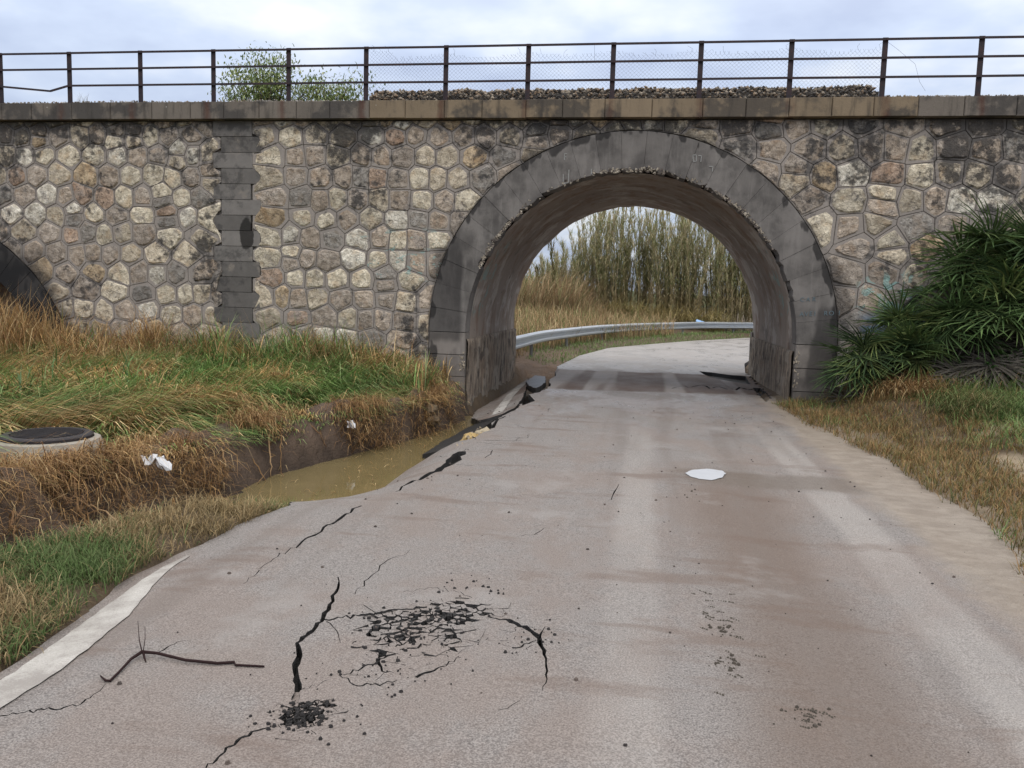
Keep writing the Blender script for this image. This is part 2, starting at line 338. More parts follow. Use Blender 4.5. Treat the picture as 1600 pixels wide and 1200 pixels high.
def mat_ashlar():
    n = NT('ashlar stone', .9, .2); a = n.attr(); x, y, z = n.xyz(); v = n.noise(5, 5, .6); v2 = n.noise(40, 3, .6)
    c = n.mix(v, n.mix(1., a, (.7, .7, .7), 'MULTIPLY'), n.mix(1., a, (1.35, 1.33, 1.3), 'MULTIPLY'))
    c = n.mix(n.ramp(n.noise(2.1, 4, .6), .57, .68, 0, .6), c, (.26, .225, .19))
    ex = n.math('DIVIDE', n.math('SUBTRACT', x, W(386, 367)[0]), .12); ez = n.math('DIVIDE', n.math('SUBTRACT', z, W(386, 367)[1]), .26)
    d = n.math('ADD', n.math('ADD', n.math('MULTIPLY', ex, ex), n.math('MULTIPLY', ez, ez)), n.math('MULTIPLY', n.math('SUBTRACT', v, .5), 1.5))
    c = n.mix(n.ramp(d, .8, 1.15, .85, 0.), c, (.014, .013, .012))
    c = n.mix(n.math('MULTIPLY', grime(n), .5), c, (.03, .029, .03))
    return n.out(c, None, ((v, .3, .02), (v2, .5, .004)))
ASHLAR = mat_ashlar()
BITUMEN = mat_plain('black bitumen', (.022, .021, .021), .75, .6, 60, .3, 0, .9)
def mat_paint():
    n = NT('worn white paint', .75, .3); v = n.noise(3.5, 5, .65); ag = n.noise(120, 2, .6)
    c = n.mix(n.ramp(ag, .35, .65), (.34, .325, .30), (.50, .485, .46))
    wear = n.ramp(n.math('ADD', n.math('MULTIPLY', v, .6), n.math('MULTIPLY', ag, .4)), .44, .56, 0, .85)
    c = n.mix(wear, c, (.24, .22, .205))
    return n.out(c, None, ((ag, .8, .005),))
PAINT = mat_paint()
GRASS = mat_attr('grass blades', .75, .2, 20, .25, 0, .25)
PALM = mat_attr('palm leaves', .7, .3, 14, .25, 0, .1)
LEAF = mat_attr('leaves', .55, .2, 14, .4, 0, .2)
BARK = mat_attr('bark and roots', .9, .35, 30, .2, .4)
GALV = mat_plain('galvanised steel', (.50, .53, .56), .42, .12, 6, .5, .75, .1)
GRAVEL = mat_attr('ballast stone', .9, .35, 40, .2, .5)
# ------------------------------------------------------------------ ground
YT = [-60, -14, -10.3, -9, -7.9, -7.2, -6.2, -5, -4, -2.9, -1.8, -.9, -.2, 5.3, 6.5, 9, 14.7, 19.6, 25, 60]
XR = [-2.1, -2.15, -2.2, -2.42, -2.25, -2.2, -2.3, -2.3, -2.2, -2.0, -1.9, -1.7, -1.6, -1.6, -1.5, -1.3, 0, 2.4, 5, 30]
XV = [-3.1, -3.1, -3.1, -3.08, -2.75, -2.4, -2.4, -2.4, -2.3, -2.1, -2.0, -1.8, -1.7, -1.7, -1.6, -1.5, -.2, 2.2, 4.8, 29]
XF = [-3.9, -3.9, -3.95, -3.9, -3.65, -3.5, -3.42, -3.3, -3.02, -2.72, -2.42, -2.3, -2.45, -2.45, -2.2, -1.9, -.6, 1.8, 4.4, 28]
XB = [-4.6, -4.6, -4.6, -4.45, -4.25, -4.1, -3.85, -3.72, -3.42, -3.02, -2.72, -2.6, -2.6, -2.6, -2.5, -2.3, -1.2, 1.2, 4, 27]
ZV = [.06, .06, .06, .05, .03, -.2, -.5, -.55, -.55, -.6, -.6, -.6, -.6, -.5, -.15, -.1, -.08, -.08, -.08, -.1]
ZD = [-.25, -.25, -.28, -.3, -.38, -.52, -.6, -.6, -.6, -.62, -.6, -.6, -.6, -.5, -.15, -.1, -.06, -.04, 0, 0]
ZB = [.1, .1, .1, .1, .1, .08, .06, .06, .06, .05, .05, .08, .1, -.1, -.05, .02, .05, .1, .1, .1]
RRY = [-60, -14, -8.7, -7.9, -6.9, -4.5, -3.4, -2, -.1, 5.2, 8, 12, 16, 20, 60]
RRX = [2.05, 2.1, 2.25, 2.5, 2.62, 2.6, 2.42, 2.3, 2.2, 2.5, 2.75, 3.6, 5.5, 9, 60]
def road_sag(x, y): return .50*S(-7.7, -5.9, y)*S(-1.6, -2.9, y)*S(-1.35, -2.5, x)**1.2
def zt(x, y):
    x = np.asarray(x, float); y = np.asarray(y, float)
    I = lambda t: np.interp(y, YT, t)
    xr, xv, xf, xb = I(XR), I(XV), I(XF), I(XB)
    wob = (fbm(x, y, .9, 3, 3)-.5)*.5*S(-60, -1, -np.abs(y))*(y < 0)
    xf = xf+wob*.5; xb = xb+wob*.5
    zv, zd, zb = I(ZV), I(ZD), I(ZB)
    xd = np.minimum(xv-.28, xf+.35*0+ (xv-xf)*.35+xf*0 if False else xv-.28)
    xd = np.maximum(xd, xf+.02)
    lin = lambda a, b, za, zb_: za+(zb_-za)*np.clip((x-a)/np.where(np.abs(b-a) < 1e-4, 1e-4, b-a), 0, 1)
    z = np.full(x.shape, -.17)-road_sag(x, y)*1.1-.35*S(-1.3, -1.7, x)*S(-3.6, -2.6, y)*S(5.6, 5, y)
    left = x < xr
    z = np.where(left, lin(xr, xv, np.minimum(zv, -.03), zv), z)
    z = np.where(x < xv, zv+(zd-zv)*S(0, 1, (x-xv)/(xd-xv-1e-4)), z)
    z = np.where(x < xd, zd, z)
    bank = S(0, 1, (xf-x)/np.maximum(xf-xb, .1))
    z = np.where(x < xf, zd+(zb-zd)*bank**.7, z)
    fieldz = zb+.10*S(-6.5, -.5, y)*S(-3., -6, x)+.10*S(-2.4, -.3, y)*S(-7, -4, x)
    far = S(5.5, 8, y)
    fieldz = fieldz*(1-far)+(.1+.35*S(1, 6, xb-x))*far
    z = np.where(x < xb, zb+(fieldz-zb)*S(0, 1.2, xb-x), z)
    xR = np.interp(y, RRY, RRX)
    d = x-xR
    rz = -.03+.06*S(0, .3, d)+.13*S(.3, 2.2, d)+.30*S(-3.2, -.5, y)*S(.5, 1.4, d)+.25*S(1.2, 3.5, d)*S(-3, 0, y)
    rz = rz*(1-far)+(-.05+.1*S(1, 5, d))*far
    z = np.where(d > 0, rz, z)
    z = z+(fbm(x, y, 1.7, 3)-.5)*.10*np.where((x < xr) | (d > .25), 1, 0)*S(0, .4, np.where(x < xr, xr-x, d))
    z = z+5.*S(60, 260, np.hypot(x, y-20))*fbm(x, y, .012, 2, 5)+ 2.2*S(30, 48, y)*S(2, -12, x)
    return z
gx = np.unique(np.concatenate([np.linspace(-900, -40, 12), np.linspace(-40, -13, 28), np.arange(-13, 7.01, .11), np.linspace(7, 40, 34), np.linspace(40, 900, 12)]))
gy = np.unique(np.concatenate([np.linspace(-500, -30, 8), np.linspace(-30, -13, 18), np.arange(-13, 7.01, .11), np.linspace(7, 50, 70), np.linspace(50, 1200, 14)]))
GX, GY = np.meshgrid(gx, gy); ZT = zt(GX, GY)
# bank face: eroded clods
_b = np.interp(GY, YT, XB); _f2 = np.interp(GY, YT, XF)
face = S(.25, 0, np.maximum(GX-_f2-.1, _b-GX-.1))*(GY < 0)
ZT = ZT+face*(fbm(GX, GY, 2.6, 3, 8)-.5)*.62
nx, ny = len(gx), len(gy); idx = np.arange(nx*ny).reshape(ny, nx)
Fq = np.stack([idx[:-1, :-1], idx[:-1, 1:], idx[1:, 1:], idx[1:, :-1]], -1).reshape(-1, 4)
soil = np.empty((ny, nx, 3)); soil[:] = (.10, .075, .05)
wetb = (face*S(-.18, -.36, ZT))[..., None]; soil = soil*(1-face[..., None])+np.array((.095, .07, .054))*face[..., None]*(.75+.5*fbm(GX, GY, 4., 2, 9))[..., None]; soil = soil*(1-wetb*.5)
sandm = (S(3.3, 3.8, GX)*S(-2.2, -3., GY)*S(.60, .72, fbm(GX, GY, .9, 3, 2)+.12))[..., None]
soil = soil*(1-sandm)+np.array((.30, .25, .18))*sandm
md = (S(-.2, .1, GX-np.interp(GY, RRY, RRX))*S(1.1, .3, GX-np.interp(GY, RRY, RRX))*(GY < 1))[..., None]; soil = soil*(1-md)+np.array((.21, .17, .125))*md
gr = (S(5.2, 6, GY)*S(12, 9, GY)*S(-3.4, -2.6, GX)*S(0, -1, GX))[..., None]; soil = soil*(1-gr)+np.array((.16, .115, .085))*gr
fg = S(40, 90, np.hypot(GX, GY))[..., None]; soil = soil*(1-fg)+np.array((.06, .085, .03))*fg
g = mesh('ground', np.stack([GX, GY, ZT], -1).reshape(-1, 3), Fq, SOIL, None, soil.reshape(-1, 3), True)
tag(g, 'bare brown soil with an eroded ditch beside the road', kind='structure')
WATER_Z = -.40
wp = [G(x, y, WATER_Z) for x, y in ()]
wv = [(-4.1, -8.2, WATER_Z), (-2.0, -7.0, WATER_Z), (-1.75, -4.5, WATER_Z), (-1.75, -.2, WATER_Z), (-2.9, -.2, WATER_Z), (-4.2, -5, WATER_Z)]
w = mesh('ditch_water', wv, [tuple(range(6))], mat_water('silty water', (.155, .122, .058), .05)); tag(w, 'muddy olive brown water pooled in the roadside ditch', kind='structure')
# ------------------------------------------------------------------ road
def zr(x, y):
    x = np.asarray(x, float); y = np.asarray(y, float)
    sag = road_sag(x, y)
    edge = .10*S(-1.9, -2.5, x)*S(-7, -8.5, y)
    z = (fbm(x, y, .7, 2, 4)-.5)*.035-sag-edge*.6
    z = z-.03*S(-1.7, -.9, y)*S(4.6, 2.8, y)*S(1.5, -1.5, x)
    z = z+.018*S(4.15, 4.3, y)
    return z-.02*S(.9, 1.3, x)*S(1.9, 1.4, x)*S(-3, -6, y)
left_edge = [G(0, 1040), G(60, 997), G(120, 952), G(170, 912), G(205, 884), G(240, 871), G(290, 848), G(330, 832), G(400, 803), G(455, 786)]
left_edge = [(-2.12, -16), (-2.15, -12)]+[tuple(p) for p in left_edge]
left_edge += [(-2.45, -7.0), (-2.85, -6.2), (-2.8, -5.3), (-2.5, -4.7), G(655, 716, -.28), G(690, 706, -.2), G(712, 697, -.12), G(728, 690, -.04), G(742, 683), G(752, 676), G(774, 668), G(768, 660), G(785, 650), G(806, 640), G(815, 630), G(834, 624), G(826, 614), G(845, 609), G(861, 601), G(858, 593), G(868, 584)]
left_edge += [(-1.5, 4.3), (-1.54, 5.1), (-1.34, 8.5), (-.76, 12.3), (.18, 14.8), (2.3, 19.4), (5.06, 24.2), (10, 28), (20, 31), (60, 34)]
right_edge = [(60, 29), (22, 25.5), (15, 23.5), (9, 20), (5.5, 16), (3.6, 12), (2.75, 8), (2.45, 5.2), (2.43, 3.5), (2.42, .8), (2.36, -.3), (2.45, -1.2), (2.5, -2), (2.62, -2.9), (2.66, -3.6), (2.85, -4.5), (2.85, -5.6), (2.88, -6.6), (2.9, -7.2), (2.8, -7.9), (2.62, -8.6), (2.5, -9.4), (2.45, -12), (2.4, -16)]
def rough_line(P, step, amp, closed=False):
    out = []
    for i in range(len(P)-1+closed):
        a, b = np.array(P[i]), np.array(P[(i+1) % len(P)]); L = np.linalg.norm(b-a); k = max(1, int(L/step))
        t = (b-a)/max(L, 1e-6); nn = np.array((-t[1], t[0]))
        for j in range(k): out.append(tuple(a+(b-a)*j/k+(nn*random.uniform(-amp, amp) if j else 0)))
    if not closed: out.append(tuple(P[-1]))
    return out
near = [p for p in left_edge if p[1] < 6]; rest = [p for p in left_edge if p[1] >= 6]
rn = [p for p in right_edge if p[1] < 6]; rf = [p for p in right_edge if p[1] >= 6]
OUT = rough_line(near, .09, .022)+rest+rf+rough_line(rn, .10, .06)
def crack(pix, wpx):                 # pixel polyline with widths -> closed polygon on the road
    P = []
    for (x, y) in pix: P.append((x, y))
    pts = []; ws = []
    for i in range(len(P)-1):
        L = math.dist(P[i], P[i+1]); k = max(1, int(L/6))
        for j in range(k):
            t = j/k; e_ = random.uniform(-1, 1)*min(3.2, L*.1) if j else 0
            dx_, dy_ = P[i+1][0]-P[i][0], P[i+1][1]-P[i][1]
            pts.append((P[i][0]+dx_*t-dy_/L*e_, P[i][1]+dy_*t+dx_/L*e_)); ws.append(wpx[i]*(1-t)+wpx[i+1]*t)
    pts.append(P[-1]); ws.append(wpx[-1])
    G2 = [np.array(G(*p)) for p in pts]; a = []; b = []
    for i, p in enumerate(G2):
        t = G2[min(i+1, len(G2)-1)]-G2[max(i-1, 0)]; t = t/np.linalg.norm(t); nn = np.array((-t[1], t[0]))
        dist = math.hypot(p[0]-CAM[0], p[1]-CAM[1]); s_ = dist/FPX*.5*random.uniform(.7, 1.35)*ws[i]
        s_ = max(s_, .0008); a.append(p+nn*s_); b.append(p-nn*s_)
    return [tuple(q) for q in a+b[::-1]]
PATCH1 = rough_line([G(*p) for p in ((572, 962), (600, 956), (650, 948), (700, 940), (722, 934), (738, 940), (775, 946), (772, 962), (742, 962), (738, 985), (722, 1005), (716, 1022), (690, 1022), (668, 1002), (640, 1008), (610, 1012), (590, 1030), (584, 1010), (578, 985))], .025, .03, True)
PATCH2 = rough_line([G(*p) for p in ((452, 1112), (462, 1098), (485, 1094), (512, 1098), (528, 1102), (505, 1118), (492, 1132), (460, 1134), (438, 1130))], .02, .022, True)
HOLES = [
 PATCH1, PATCH2,
 crack([(322, 1199), (360, 1165), (400, 1140), (440, 1120), (462, 1100), (466, 1075), (462, 1050), (468, 1025), (464, 1005), (490, 985), (505, 966), (515, 945), (528, 920), (528, 902)], [3, 5, 6, 10, 11, 9, 9, 10, 8, 8, 7, 5, 4, 2]),
 crack([(500, 970), (535, 966), (572, 962), (604, 958)], [6, 5, 8, 6]),
 crack([(510, 972), (528, 990), (532, 1006)], [2, 1.5, .8]),
 crack([(555, 928), (575, 905), (600, 880), (640, 860)], [1, 2, 1.5, .6]),
 crack([(400, 890), (450, 862), (490, 838), (530, 812), (565, 790)], [.8, 2, 5, 5, 3]),
 crack([(405, 892), (380, 912)], [1.5, .8]),
 crack([(618, 768), (640, 754), (662, 746), (684, 737), (700, 726), (712, 712), (722, 704)], [1.5, 6, 9, 14, 19, 20, 14]),
 crack([(770, 668), (778, 655), (790, 651)], [5, 6, 2]),
 rough_line([G(*p) for p in ((1176, 606), (1188, 606), (1197, 613), (1205, 622), (1197, 628), (1188, 621), (1181, 613))], .05, .02, True),
 crack([(1050, 607), (1090, 603), (1130, 607), (1176, 608)], [1, 3, 3, 5]),
 crack([(740, 960), (775, 968), (800, 974), (825, 985), (843, 1000), (850, 1025), (855, 1050), (848, 1080)], [5, 4, 9, 12, 8, 5, 3, 1]),
 crack([(843, 1000), (852, 980)], [4, 1]),
 crack([(800, 1015), (826, 1008), (838, 1003)], [4, 3, 2]),
 crack([(535, 1055), (565, 1045), (600, 1030), (640, 1015), (690, 1005)], [2, 4, 5, 6, 4]),
 crack([(530, 1055), (560, 1072), (600, 1068), (620, 1064)], [1.5, 3, 4, 2]),
 crack([(590, 1030), (597, 1050), (615, 1052)], [6, 4, 1.5]),
 crack([(650, 1060), (670, 1052), (685, 1045), (720, 1030)], [6, 6, 3, 1.5]),
 crack([(630, 925), (670, 918), (720, 925), (740, 935)], [1.2, 1.2, 1.5, 2]),
 crack([(0, 1122), (40, 1116), (70, 1112), (120, 1106), (150, 1085), (165, 1070)], [3, 3, 4, 3, 1.5, .8]),
 crack([(240, 1022), (256, 1014), (290, 998)], [1, 2.5, .8]),
 crack([(955, 780), (960, 768), (967, 757)], [1, 2, 1]),
 crack([(815, 836), (840, 830), (850, 823)], [1, 1.5, .8]),
 crack([(778, 1110), (800, 1102), (812, 1095)], [1, 1.5, .8]),
 crack([(465, 1080), (500, 1068), (512, 1062)], [2, 1.5, .6]),
 [G(*p) for p in ((1092, 582), (1112, 584), (1140, 588), (1165, 590), (1172, 600), (1150, 597), (1122, 592), (1100, 587))],
 [G(*p) for p in ((815, 612), (830, 617), (836, 623), (826, 628), (816, 634))],
]
def inside(P, x, y):
    P = np.asarray(P); x0, y0 = P[:, 0], P[:, 1]; x1, y1 = np.roll(x0, -1), np.roll(y0, -1)
    x = np.asarray(x)[..., None]; y = np.asarray(y)[..., None]
    c = ((y0 > y) != (y1 > y)) & (x < (x1-x0)*(y-y0)/np.where(y1 == y0, 1e-9, y1-y0)+x0)
    return c.sum(-1) % 2 == 1
def vcell(i, PT, hw):
    p = PT[i]; d = np.hypot(*(PT-p).T); nb = np.argsort(d)[1:18]
    poly = [(p[0]-hw, p[1]-hw), (p[0]+hw, p[1]-hw), (p[0]+hw, p[1]+hw), (p[0]-hw, p[1]+hw)]
    for j in nb:
        q = PT[j]; m_ = (p+q)/2; n_ = q-p; out = []
        for k in range(len(poly)):
            a, b = np.array(poly[k]), np.array(poly[(k+1) % len(poly)]); da, db = (a-m_)@n_, (b-m_)@n_
            if da <= 0: out.append(tuple(a))
            if da*db < 0: t = da/(da-db); out.append(tuple(a+(b-a)*t))
        poly = out
        if len(poly) < 3: return None
    return np.array(poly)
def slab_mesh(name, outline, holes, step, zf, thick, mats, parent=None):
    P = [Vector(p) for p in outline]; E_ = [(i, (i+1) % len(outline)) for i in range(len(outline))]
    for h in holes:
        b = len(P); P += [Vector(p) for p in h]; E_ += [(b+i, b+(i+1) % len(h)) for i in range(len(h))]
    o = np.array(outline); xs = np.arange(o[:, 0].min(), min(o[:, 0].max(), 9), step); ys = np.arange(o[:, 1].min(), min(o[:, 1].max(), 24), step)
    gx_, gy_ = np.meshgrid(xs, ys); gx_ = gx_+rng.uniform(-.2, .2, gx_.shape)*step; gy_ = gy_+rng.uniform(-.2, .2, gy_.shape)*step
    k = inside(outline, gx_.ravel(), gy_.ravel()); P += [Vector(p) for p in np.stack([gx_.ravel()[k], gy_.ravel()[k]], -1).tolist()]
    v, e_, f, *_r2 = delaunay_2d_cdt(P, E_, [], 0, 1e-5)
    V2 = np.array([(q.x, q.y) for q in v]); F2 = np.array([t for t in f if len(t) == 3])
    c = V2[F2].mean(1); keep = inside(outline, c[:, 0], c[:, 1])
    for h in holes: keep &= ~inside(h, c[:, 0], c[:, 1])
    F2 = F2[keep]
    V3 = np.c_[V2, zf(V2[:, 0], V2[:, 1])]
    cnt = {}
    for t in F2.tolist():
        for i in range(3):
            a, b = t[i], t[(i+1) % 3]; cnt[(a, b)] = 1
    bd = [(a, b) for (a, b) in cnt if (b, a) not in cnt]
    n0 = len(V3); low = {}
    VV = V3.tolist(); FF = [tuple(t) for t in F2.tolist()]
    for a, b in bd:
        for q in (a, b):
            if q not in low: low[q] = len(VV); VV.append([V3[q][0], V3[q][1], V3[q][2]-thick])
        FF.append((b, a, low[a], low[b]))
    return mesh(name, VV, FF, mats, parent)
# fine crazing: thin cracks along the edges of a cell pattern round the crumbled patches
def craze(poly_px, count, frac, w0, w1):
    P = [G(*p) for p in poly_px]; A = np.array(P); pts = rng.uniform(A.min(0), A.max(0), (count*4, 2)); pts = pts[inside(P, pts[:, 0], pts[:, 1])][:count]; seen = {}
    for i in range(len(pts)):
        c = vcell(i, pts, .2)
        if c is None: continue
        for k in range(len(c)):
            a, b = c[k], c[(k+1) % len(c)]; key = tuple(np.round((a+b)/2, 3))
            if key in seen or np.linalg.norm(b-a) < .015: continue
            seen[key] = 1
            if random.random() > frac or not inside(P, np.array([a[0], b[0]]), np.array([a[1], b[1]])).all(): continue
            n_ = 4; t = (b-a)/np.linalg.norm(b-a); nn = np.array((-t[1], t[0])); L = np.linalg.norm(b-a); lf = []; rt = []
            for j in range(n_+1):
                p = a+(b-a)*j/n_+nn*(random.uniform(-.06, .06)*L if 0 < j < n_ else 0); w_ = random.uniform(w0, w1); lf.append(tuple(p+nn*w_)); rt.append(tuple(p-nn*w_))
            HOLES.append(lf+rt[::-1])
craze(((560, 955), (640, 935), (740, 920), (800, 940), (850, 985), (840, 1030), (760, 1010), (700, 1045), (620, 1085), (530, 1070), (580, 1010)), 120, .30, .0006, .0024)
craze(((455, 1090), (520, 1085), (550, 1100), (510, 1145), (440, 1150), (420, 1130)), 50, .4, .0006, .002)
craze(((660, 700), (720, 680), (800, 650), (860, 610), (900, 620), (820, 690), (740, 730), (680, 760)), 60, .10, .002, .005)
road = slab_mesh('road', OUT, HOLES, .16, zr, .10, ROAD); tag(road, 'cracked pale grey asphalt road coated with dried mud', kind='structure')
rb = slab_mesh('road_base', [p for p in OUT if p[1] < 30], [], .3, lambda x, y: zr(x, y)-.075, .05, BITUMEN, road)
def strip(name, ctr, width, zf, mat, parent, lift=.004, amp=.008, taper=True):
    C_ = [np.array(p, float) for p in rough_line(ctr, .06, 0)]; V = []; F = []
    for i, p in enumerate(C_):
        t = C_[min(i+1, len(C_)-1)]-C_[max(i-1, 0)]; t = t/np.linalg.norm(t); nn = np.array((-t[1], t[0]))
        wi = width*(min(1, (len(C_)-1-i)/16+.12) if taper else 1)
        for s_ in (-1, -.33, .33, 1):
            q = p+nn*s_*(wi/2+(random.uniform(-amp, amp) if abs(s_) == 1 else 0)); V.append((q[0], q[1], float(zf(q[0], q[1]))+lift))
        if i:
            for j in range(3): F.append((4*i-4+j, 4*i-4+j+1, 4*i+j+1, 4*i+j))
    return mesh(name, V, F, mat, parent)
off = lambda p, d: (p[0]+d, p[1])
strip('edge_line', [(-1.98, -12.6), off(G(0, 1040), .17), off(G(60, 997), .16), off(G(120, 952), .16), off(G(170, 912), .15), off(G(205, 884), .15), off(G(228, 872), .14), off(G(262, 857), .13)], .19, zr, PAINT, road, .005, .006)
# chips of broken asphalt in the two crumbled patches
def chips(name, poly, count, drop, mats):
    P = np.array(poly); mb = MB(); x0, y0 = P.min(0); x1, y1 = P.max(0)
    pts = rng.uniform((x0, y0), (x1, y1), (count*4, 2)); dn = vnoise(pts[:, 0], pts[:, 1], 9., 5)
    pts = pts[(rng.random(len(pts)) < .3+.7*dn**2) & inside(poly, pts[:, 0], pts[:, 1])][:count]
    for i in range(len(pts)):
        c = vcell(i, pts, .09); d_ = float(vnoise(pts[i][0], pts[i][1], 9., 5))
        if c is None or random.random() < drop*(.3+1.6*d_): continue
        ce = c.mean(0); L = np.linalg.norm(c-ce, axis=1)[:, None]+1e-6; gap = random.uniform(.0006, .005)*(.4+1.2*d_)
        q = ce+(c-ce)*np.maximum(1-gap/L, .35)+rng.normal(0, .0015, c.shape); k = len(q)
        z = float(zr(*ce))+random.uniform(-.012, .004); tl = rng.normal(0, .06, 2)
        T = [(*p, z+(p-ce)@tl) for p in q]; B = [(*p, z-.06) for p in q]
        mb.add(T+B, [tuple(range(k))]+[(j, k+j, k+(j+1) % k, (j+1) % k) for j in range(k)], None, 1 if np.ptp(q[:, 0]) < .03 and random.random() < .3 else 0)
    o = mb.build(name, mats, road, False, False); o['kind'] = 'stuff'; return o
chips('asphalt_chips', PATCH1, 260, .10, [ROAD, BITUMEN])
chips('asphalt_chips', PATCH2, 110, .2, [ROAD, BITUMEN])
# sunken slabs at the tunnel's left side
def tilted(name, pz, thick, mat, label, cat, step=.1, group=None):
    P3 = np.array([(*G(x, y, z), z) for x, y, z in pz]); A = np.c_[P3[:, :2], np.ones(len(P3))]
    co = np.linalg.lstsq(A, P3[:, 2], rcond=None)[0]
    zf = lambda x, y: co[0]*np.asarray(x)+co[1]*np.asarray(y)+co[2]+(fbm(x, y, 3., 2, 6)-.5)*.02
    o = slab_mesh(name, rough_line([tuple(p[:2]) for p in P3], .08, .015, True), [], step, zf, thick, mat)
    tag(o, label, cat, group); return o, zf
sl1, zf1 = tilted('asphalt_slab', [(737, 652, -.32), (744, 641, -.34), (790, 613, -.26), (826, 592, -.2), (822, 606, -.12), (816, 622, -.1), (806, 636, -.1), (785, 646, -.14), (762, 654, -.22), (748, 661, -.3)], .1, ROAD, 'sunken asphalt slab carrying a curved white edge line beside the arch pier', 'asphalt slab')
strip('edge_line', [G(777, 646, -.17), G(785, 632, -.17), G(797, 617, -.18), G(816, 601, -.2)], .17, zf1, PAINT, sl1, .006, .01, False)
tilted('asphalt_slab', [(822, 596, -.12), (836, 586, -.1), (852, 588, -.06), (852, 598, -.03), (838, 606, -.03), (826, 603, -.08)], .1, mat_plain('wet dark asphalt', (.06, .057, .056), .4, .4, 40), 'small wet dark asphalt slab broken off beyond the white lined slab', 'asphalt slab')
tilted('asphalt_slab', [(660, 711, -.36), (690, 690, -.36), (730, 668, -.34), (768, 652, -.3), (772, 657, -.22), (745, 672, -.22), (715, 692, -.24), (690, 704, -.28)], .12, BITUMEN, 'black broken asphalt slab edge slumped into the ditch water', 'asphalt slab')
def rock(name, c, size, mat, col, parent=None, sub=3, sq=(1, 1, .75)):
    bm = bmesh.new(); bmesh.ops.create_icosphere(bm, subdivisions=sub, radius=1)
    ph = [random.uniform(0, 20) for _ in range(3)]
    V = np.array([v.co[:] for v in bm.verts]); F = [tuple(v.index for v in f.verts) for f in bm.faces]; bm.free()
    d = 1+.8*(fbm(V[:, 0]+ph[0], V[:, 1]+V[:, 2]*.7+ph[1], 1.7, 4)-.5)
    q = np.round(V*1.6)/1.6; V = (V*.6+q*.4)*d[:, None]*np.array(sq)*size
    a = random.uniform(0, 6.3); V = V@np.array([[math.cos(a), -math.sin(a), 0], [math.sin(a), math.cos(a), 0], [0, 0, 1]])
    return mesh(name, V+np.array(c), F, mat, parent, np.tile(col, (len(V), 1)))
rk = mat_attr('broken limestone', .95, .35, 14, .2, .8)
for (x, y, z, s_, c, lb) in [(737, 689, -.11, .12, (.36, .26, .12), 'ochre limestone lump under the broken road edge'),
                         (757, 682, -.09, .12, (.34, .29, .21), 'cream limestone lump wedged under the road edge by the ochre lump'),
                         (722, 705, -.12, .10, (.33, .27, .22), 'pinkish stone lump plugging the wide crack of the road edge'),
                         (662, 673, -.40, .11, (.18, .135, .08), 'tan stone at the waterline below the bank'),
                         (676, 656, -.22, .10, (.12, .09, .06), 'brown stone stuck in the bank above the waterline'),
                         (672, 640, -.08, .12, (.15, .115, .075), 'larger brown stone high in the bank by the arch pier'),
                         (648, 668, -.33, .10, (.22, .17, .11), 'small brown stone at the waterline under hanging roots')]:
    px = G(x, y, z); o = rock('limestone_lump', (px[0], px[1], z), s_, rk, c, None, 3); tag(o, lb, 'stone', 'stones washed out of the bank and road edge')
# splinters of limestone along the broken road edge
mb = MB()
for _ in range(60):
    px, py = random.choice([(735, 690), (750, 685), (762, 676), (726, 702), (745, 680)]); q = G(px+random.gauss(0, 9), py+random.gauss(0, 4), -.03); s_ = random.uniform(.01, .035)
    V = [(q[0]+s_*random.uniform(-1, 1), q[1]+s_*random.uniform(-1, 1), -.05+s_*random.uniform(-.8, 1.4)) for _ in range(7)]
    mb.add(V, [(0, 1, 2), (0, 2, 3), (0, 3, 4), (0, 4, 1), (5, 2, 1), (5, 3, 2), (5, 4, 3), (5, 1, 4), (6, 2, 5), (6, 1, 3)], random.choice([(.38, .32, .23), (.34, .25, .13), (.28, .24, .2)]))
o = mb.build('limestone_splinters', rk); tag(o, 'cream and ochre stone splinters along the broken road edge', kind='stuff')
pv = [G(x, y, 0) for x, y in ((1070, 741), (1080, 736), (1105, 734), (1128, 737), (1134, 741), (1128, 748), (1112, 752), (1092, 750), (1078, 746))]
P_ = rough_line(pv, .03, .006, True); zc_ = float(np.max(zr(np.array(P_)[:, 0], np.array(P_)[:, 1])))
pd = mesh('puddle', [(x, y, zc_+.004) for x, y in P_], [tuple(range(len(P_)))], mat_water('turbid puddle with painted sky sheen', (.40, .39, .375), .03)); tag(pd, 'small bright puddle on the mud coated road', kind='structure')  # pale base colour paints in the sky's reflection on turbid water
